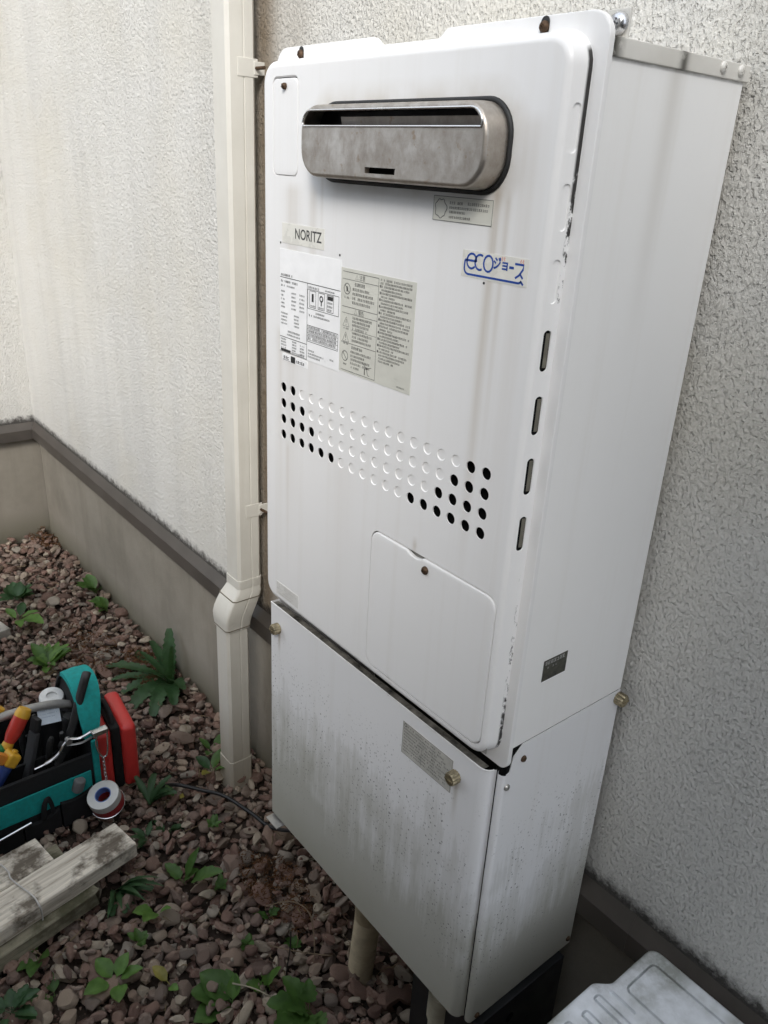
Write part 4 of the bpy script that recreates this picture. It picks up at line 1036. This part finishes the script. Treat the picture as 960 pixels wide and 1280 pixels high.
for i in big:
    x, y, z, r, k, a, t1, t2, rn = stones[i]
    o = bpy.data.objects.new('stone', shapes[k][0]); COL.objects.link(o); o.parent = ground
    o.location = (x, y, z); o.rotation_euler = (t1, t2, a); o.scale = (r, r, r)
VV, FF, RR = [], [], []; base_i = 0
for i in rest:
    x, y, z, r, k, a, t1, t2, rn = stones[i]
    v, f, _ = lowv[k] if vis_size[i] > 0 or z > .0 and -1.9 < x < .3 and y > -.75 else farv[k]; m = np.array(Euler((t1, t2, a)).to_matrix()) * r
    VV.append(v @ m.T + (x, y, z)); FF.append(f + base_i); RR.append(np.full(len(v), rn)); base_i += len(v)
for _ in range(7000):
    x, y = rng.uniform(GX0, .45), rng.uniform(-.8, GY1 - .004); k = int(rng.integers(NV)); v, f, _s = grit[k]; r = rng.uniform(.0022, .0060)
    i_, j_ = int((y - GY0) / RES), int((x - GX0) / RES); z = H[i_, j_] - .002 if rng.random() < .35 else min(H[i_, j_], .002)
    m = np.array(Euler((rng.uniform(0, 6), rng.uniform(0, 6), 0)).to_matrix()) * r
    VV.append(v @ m.T + (x, y, z)); FF.append(f + base_i); RR.append(np.full(len(v), rng.uniform())); base_i += len(v)
VV = np.concatenate(VV); FF = np.concatenate(FF); RR = np.concatenate(RR)
me = bpy.data.meshes.new('gravel'); me.vertices.add(len(VV)); me.vertices.foreach_set('co', VV.ravel()); me.loops.add(FF.size); me.loops.foreach_set('vertex_index', FF.ravel().astype(np.int32))
me.polygons.add(len(FF)); me.polygons.foreach_set('loop_start', np.arange(0, FF.size, 3, dtype=np.int32)); me.polygons.foreach_set('use_smooth', np.ones(len(FF), bool)); me.update(calc_edges=True); me.set_sharp_from_angle(angle=R(30))
at = me.attributes.new('rnd', 'FLOAT', 'POINT'); at.data.foreach_set('value', RR.astype(np.float32))
me.materials.append(SM2); gm = bpy.data.objects.new('gravel', me); COL.objects.link(gm); gm.parent = ground; gm['kind'] = 'stuff'; gm['label'] = 'small reddish brown and grey gravel stones'
def ground_z(x, y):
    i, j = int((y - GY0) / RES), int((x - GX0) / RES)
    if 0 <= i < H.shape[0] and 0 <= j < H.shape[1]: return float(H[i, j])
    return 0.

# ================================================================== WEEDS
def leaf_mat(name, c):
    m = Mat(name, .5, 0, c, .4); n = m.noise(60, 4, .6); n2 = m.noise(14, 3)
    col = m.ramp(n, (.3, tuple(k * .7 for k in c)), (.7, tuple(k * 1.25 for k in c))); col = m.mix(m.rng(n2, .5, .75, 0, .3), col, (c[0] * 1.8, c[1] * 1.15, c[2]))
    m.set('Base Color', col); m.bump(n, .25, .001); m.set('Subsurface Weight', 0.)
    tr = m.n.new('ShaderNodeBsdfTranslucent'); tr.inputs[0].default_value = (c[0] * 1.6, c[1] * 1.7, c[2], 1); mx = m.n.new('ShaderNodeMixShader'); mx.inputs[0].default_value = .25
    out = m.n['Material Output']; m.l.new(m.b.outputs[0], mx.inputs[1]); m.l.new(tr.outputs[0], mx.inputs[2]); m.l.new(mx.outputs[0], out.inputs[0]); return m.m
G1 = leaf_mat('dark_green_leaf', (.032, .078, .028)); G2 = leaf_mat('mid_green_leaf', (.062, .130, .028)); G3 = leaf_mat('bright_green_leaf', (.088, .178, .034)); G4 = leaf_mat('yellow_leaf', (.24, .22, .05))
STM = plain('weed_stem', (.10, .13, .05), .6); DRY = plain('dry_stem', (.17, .12, .075), .8)
def leaf(b, base, az, L, W, el0, el1, kind, rnd, stalk=.25):
    """one curved leaf: starts at base, heads along azimuth az with elevation el0 bending to el1"""
    n = 22 if kind == 'saw' else 16 if kind != 'oval' else 11; p = Vector(base); d = Vector((math.cos(az), math.sin(az), 0)); sd = Vector((-math.sin(az), math.cos(az), 0)); rows = []; tw = rnd.uniform(-.35, .35)
    for i in range(n + 1):
        t = i / n; e = el0 + (el1 - el0) * t ** 1.1; u = max(0, (t - stalk) / (1 - stalk))
        if kind == 'oval': w_ = W * (math.sin(math.pi * min(1, u * .96 + .04) ** .8) ** .75 if u > 0 else .035)
        elif kind == 'saw': w_ = W * (.16 + .84 * math.sin(math.pi * min(.97, t * .93 + .03) ** 1.25) ** .8) * (1 - (.26 if i % 2 else 0) * (1 if .12 < t < .93 else 0))
        elif kind == 'lobe': w_ = W * (math.sin(math.pi * min(1, u * .95 + .05) ** .75) ** .7 if u > 0 else .04) * (1 - (.22 if i % 3 == 1 else 0))
        else: w_ = W * math.sin(math.pi * (t * .9 + .1)) ** .7
        w_ = max(w_, .0006); nz = Vector((-math.sin(e) * d.x, -math.sin(e) * d.y, math.cos(e))); s2 = (sd * math.cos(tw * t) + nz * math.sin(tw * t)); wav = .10 * w_ * math.sin(i * 1.9 + az * 3)
        rows.append([p + s2 * w_ + nz * (w_ * .32 + wav), p + s2 * w_ * .5 + nz * w_ * .10, p.copy(), p - s2 * w_ * .5 + nz * w_ * .10, p - s2 * w_ + nz * (w_ * .32 - wav)])
        p = p + (d * math.cos(e) + Vector((0, 0, 1)) * math.sin(e)) * (L / n)
    vs = [[b.b.verts.new(q) for q in r] for r in rows]
    for a, c in zip(vs, vs[1:]):
        for k in range(4): b.b.faces.new((a[k], a[k + 1], c[k + 1], c[k]))
wseed = [0]
def weed(label, x, y, leaves, mat, name='weed', grp='weeds growing in the gravel', z=None):
    """leaves: list of (azimuth deg, length, half width, elev0, elev1, kind[, mat])"""
    wseed[0] += 1; rnd = random.Random(wseed[0]); z = (ground_z(x, y) + .001) if z is None else z
    t = thing(name, (x, y, z), label, 'weed', grp)
    for lf in leaves:
        b = B(); off_ = Vector((rnd.uniform(-.004, .004), rnd.uniform(-.004, .004), 0)); leaf(b, Vector((x, y, z)) + off_, R(lf[0]), lf[1], lf[2], R(lf[3]), R(lf[4]), lf[5], rnd); b.to('leaf', lf[6] if len(lf) > 6 else mat, t, 80, 0)
    return t
r0 = random.Random(3)
# big rosette of toothed leaves against the plinth
weed('large dark green rosette with long toothed leaves against the plinth', -.865, -.034, [(172, .21, .016, 25, -12, 'saw'), (190, .22, .016, 22, -16, 'saw'), (204, .20, .015, 15, -12, 'saw'), (220, .21, .018, 32, -24, 'saw'), (236, .17, .016, 38, -28, 'saw'), (160, .15, .016, 35, 0, 'saw'), (150, .17, .021, 84, 58, 'saw'), (260, .15, .020, 40, -35, 'saw'), (290, .16, .024, 42, -45, 'saw'), (318, .17, .024, 44, -42, 'saw'), (340, .15, .022, 50, -30, 'saw'),
      (352, .15, .020, 60, -8, 'saw'), (8, .14, .011, 88, 80, 'saw'), (245, .12, .015, 55, 5, 'saw'), (210, .13, .014, 60, 20, 'saw'), (305, .10, .013, 70, 30, 'saw'), (182, .12, .014, 10, -8, 'saw')], G1)
weed('weed with three big rounded leaves near the bottom edge', .062, -.352, [(205, .085, .024, 35, 12, 'oval'), (232, .080, .026, 30, 5, 'oval'), (268, .075, .024, 25, 0, 'oval'), (165, .060, .016, 45, 15, 'oval'), (140, .05, .012, 50, 20, 'oval', G3)], G2)
weed('bushy lobed weed at the bottom edge below the conduit', .170, -.262, [(200, .075, .018, 55, 15, 'lobe'), (240, .085, .022, 45, 0, 'lobe'), (280, .09, .024, 40, -5, 'lobe'), (310, .08, .022, 40, 0, 'lobe'), (260, .06, .02, 60, 20, 'lobe'), (225, .07, .02, 30, -5, 'lobe'), (345, .07, .018, 40, 5, 'lobe'), (150, .05, .014, 60, 30, 'lobe')], G2)
weed('small rosette of four light green round leaves in open gravel', -.088, -.500, [(195, .055, .015, 30, 5, 'oval'), (275, .058, .016, 30, 0, 'oval'), (340, .055, .015, 30, 5, 'oval'), (60, .055, .013, 40, 15, 'oval'), (120, .05, .014, 45, 15, 'oval')], G3)
weed('weed with two upright narrow leaves right of the planks', -.215, -.312, [(95, .085, .010, 72, 50, 'oval'), (40, .105, .017, 50, 18, 'lobe'), (60, .05, .010, 60, 30, 'oval'), (200, .06, .013, 40, 5, 'lobe')], G2)
weed('feathery dark weed growing from under the planks', -.286, -.425, [(r0.uniform(-60, 60), r0.uniform(.07, .12), .0055, r0.uniform(30, 70), r0.uniform(-25, 10), 'blade') for _ in range(16)] + [(r0.uniform(-30, 60), r0.uniform(.06, .09), .010, 40, -5, 'saw') for _ in range(6)], G1)
weed('pair of bright toothed leaves beside the dark weed', -.165, -.385, [(250, .050, .015, 40, 5, 'oval'), (300, .052, .015, 45, 10, 'oval'), (40, .035, .009, 50, 20, 'oval')], G3)
weed('sprawling light green weed behind the tool bag', -1.13, -.285, [(r0.uniform(0, 360), r0.uniform(.05, .09), r0.uniform(.011, .017), r0.uniform(25, 60), r0.uniform(-5, 20), 'oval', r0.choice((G2, G3, G3))) for _ in range(26)], G3)
weed('low green clump touching the gable of the tool bag', -.98, -.262, [(r0.uniform(0, 360), r0.uniform(.05, .08), r0.uniform(.010, .016), r0.uniform(25, 60), r0.uniform(-5, 20), 'oval') for _ in range(13)], G2)
weed('dark green clump at the far left of the gravel', -1.53, -.250, [(r0.uniform(0, 360), r0.uniform(.05, .08), r0.uniform(.012, .018), r0.uniform(25, 60), r0.uniform(-5, 20), 'oval') for _ in range(14)], G1)
weed('light weed with one broad pointed leaf at the far left', -1.40, -.285, [(20, .13, .020, 30, -5, 'oval'), (350, .09, .014, 30, -5, 'oval'), (60, .07, .012, 40, 5, 'oval'), (200, .06, .012, 40, 5, 'oval'), (40, .08, .013, 25, 0, 'oval', G2), (150, .07, .014, 35, 0, 'oval', G1)], G3)
weed('green creeper along the foot of the plinth', -1.44, -.030, [(r0.uniform(180, 360), r0.uniform(.05, .08), r0.uniform(.012, .018), r0.uniform(30, 65), r0.uniform(0, 20), 'oval') for _ in range(8)], G2)
weed('leafy creeper nearest the dry moss beside the plinth', -1.34, -.030, [(r0.uniform(180, 360), r0.uniform(.05, .08), r0.uniform(.012, .018), r0.uniform(30, 65), r0.uniform(0, 20), 'oval') for _ in range(8)], G2)
weed('dark narrow-leaved weed right of the tape rolls', -.455, -.275, [(r0.uniform(-40, 200), r0.uniform(.05, .08), .009, r0.uniform(40, 75), r0.uniform(-5, 25), 'saw') for _ in range(9)], G1)
weed('small dark weed between tape rolls and cable', -.385, -.268, [(r0.uniform(0, 360), r0.uniform(.035, .05), .007, r0.uniform(30, 60), 5, 'lobe') for _ in range(8)], G1)
weed('tiny dark weed at the end of the plank', -.36, -.325, [(r0.uniform(0, 360), r0.uniform(.03, .045), .007, r0.uniform(30, 60), 5, 'lobe') for _ in range(7)], G1)
weed('yellowing little leaf pair beside the cable', -.445, -.222, [(20, .035, .009, 50, 20, 'oval', G4), (200, .04, .008, 55, 25, 'oval')], G2)
weed('weed at the foot of the drainpipe', -.462, -.118, [(200, .055, .013, 40, 5, 'oval', G1), (300, .045, .011, 45, 10, 'oval', G4), (120, .06, .012, 55, 25, 'oval'), (30, .05, .010, 50, 15, 'oval')], G2)
weed('small leafy sprig left of the drainpipe', -.545, -.075, [(100, .055, .013, 55, 25, 'oval'), (200, .05, .010, 45, 10, 'oval'), (320, .045, .010, 45, 10, 'oval')], G2)
weed('light weed at the left edge under the planks', -.225, -.595, [(330, .06, .013, 40, 5, 'oval'), (30, .045, .013, 55, 30, 'oval'), (290, .05, .012, 35, 5, 'oval'), (180, .05, .012, 40, 5, 'oval')], G2)
weed('single broad toothed leaf in the lower left gravel', -.145, -.590, [(290, .058, .018, 35, 5, 'oval'), (170, .045, .012, 35, 0, 'oval')], G2)
weed('weed in the bottom left corner', -.13, -.665, [(r0.uniform(0, 360), r0.uniform(.04, .06), r0.uniform(.008, .012), r0.uniform(25, 60), 5, 'lobe') for _ in range(11)], G1)
weed('upright weed with two small leaves left of the bare stem', .075, -.290, [(170, .04, .011, 55, 20, 'lobe'), (60, .06, .011, 70, 55, 'oval'), (230, .04, .012, 45, 5, 'lobe')], G3)
weed('yellowish leaf pair at the bottom edge', -.025, -.432, [(200, .045, .010, 35, 5, 'oval', G4), (20, .03, .008, 40, 10, 'oval', G3)], G4)
for k, (x, y, s_, lb) in enumerate(((-.155, -.262, .022, 'tiny green sprout between pale pebbles'), (-.02, -.275, .02, 'tiny sprout right of the bright toothed leaves'), (-.13, -.44, .026, 'low green sprout in the middle of the gravel'), (.02, -.20, .022, 'tiny sprout left of the conduit'), (-.30, -.20, .022, 'tiny sprout below the cable'), (-.06, -.205, .024, 'sprout among the dry stalks'))):
    weed(lb, x, y, [(r0.uniform(0, 360), s_ * r0.uniform(.8, 1.3), s_ * .28, r0.uniform(30, 70), 10, 'oval') for _ in range(8)], G2, 'sprout', 'tiny sprouts in the gravel')
# bare stalks
def stalk(label, pts, r, mat): return tag(B().tube(smoothpath(pts, 5), r, 6).to('bare_stalk', mat, None, 60), label, 'stalk', 'dry stalks in the gravel')
stalk('tall thin dark stalk standing near the bottom edge', [(.092, -.262, 0), (.094, -.260, .05), (.100, -.258, .10), (.098, -.255, .14)], .0012, plain('dark_stalk', (.03, .025, .02), .7))
stalk('pale bent stalk lying below the tall dark stalk', [(.05, -.345, .03), (.085, -.32, .034), (.13, -.29, .026), (.16, -.25, .03)], .0014, plain('pale_stalk', (.28, .25, .18), .8))
stalk('dry twig arching under the edge of the heater', [(-.06, -.21, .02), (-.02, -.18, .05), (.03, -.17, .06), (.07, -.185, .03), (.09, -.2, .015)], .0012, DRY)
stalk('dry twig leaning on the conduit', [(.02, -.25, .022), (.07, -.22, .035), (.12, -.18, .045)], .0011, DRY)
# dry brown moss patches
MO = plain('dry_moss', (.14, .07, .035), .95, 0, .1, .4, 80)
def moss(label, x, y, rx, ry, n, seed):
    rnd = random.Random(seed); V, Fc = [], []
    for _ in range(n):
        a = rnd.uniform(0, 6.283); q = math.sqrt(rnd.random()); px, py = x + rx * q * math.cos(a), y + ry * q * math.sin(a); py = min(py, .006); pz = ground_z(px, py) + rnd.uniform(-.004, .006)
        d = Vector((rnd.gauss(0, 1), rnd.gauss(0, 1), rnd.gauss(.3, .6))).normalized(); s = d.cross(Vector((rnd.random(), rnd.random(), rnd.random()))).normalized(); L_ = rnd.uniform(.004, .011); w_ = rnd.uniform(.0006, .0016); p = Vector((px, py, pz)); k = len(V)
        V += [p - s * w_, p + s * w_, p + d * L_ + s * w_ * .4, p + d * L_ - s * w_ * .4]; Fc.append((k, k + 1, k + 2, k + 3))
    return tag(pyd('dry_moss', V, Fc, MO), label, 'moss', kind='stuff')
moss('rusty brown dry moss beside the large rosette', -.95, -.075, .11, .06, 2600, 1); moss('brown dry moss heap in the corner of the plinth', -1.96, -.03, .09, .05, 1100, 2)
moss('brown plant litter beside the heater edge', -.10, -.165, .12, .055, 1300, 4); moss('thin brown litter in the far gravel', -1.15, -.16, .16, .07, 900, 5)

rl = random.Random(21); V, Fc = [], []
for _ in range(420):
    px, py = rl.uniform(-1.9, .25), rl.uniform(-.72, -.02); pz = ground_z(px, py) + .002; a = rl.uniform(0, 6.283); L_ = rl.uniform(.010, .038); w_ = rl.uniform(.0006, .0017); tl = rl.uniform(-.25, .25)
    d = Vector((math.cos(a), math.sin(a), tl)); sd = Vector((-math.sin(a), math.cos(a), 0)); up = Vector((0, 0, 1)); p = Vector((px, py, pz)); bend = rl.uniform(-.006, .006); k = len(V)
    for t_ in (0, .5, 1):
        c = p + d * L_ * t_ + sd * bend * math.sin(math.pi * t_); ww = w_ * (1 - .6 * t_); V += [c - sd * ww, c + sd * ww, c + up * ww * 1.2]
    for q in (0, 3):
        for e in range(3): Fc.append((k + q + e, k + q + (e + 1) % 3, k + q + 3 + (e + 1) % 3, k + q + 3 + e))
tag(pyd('plant_litter', V, Fc, plain('straw', (.22, .165, .10), .85, 0, .2, .4, 30)), 'dry straw and twig bits scattered over the gravel', 'litter', kind='stuff')
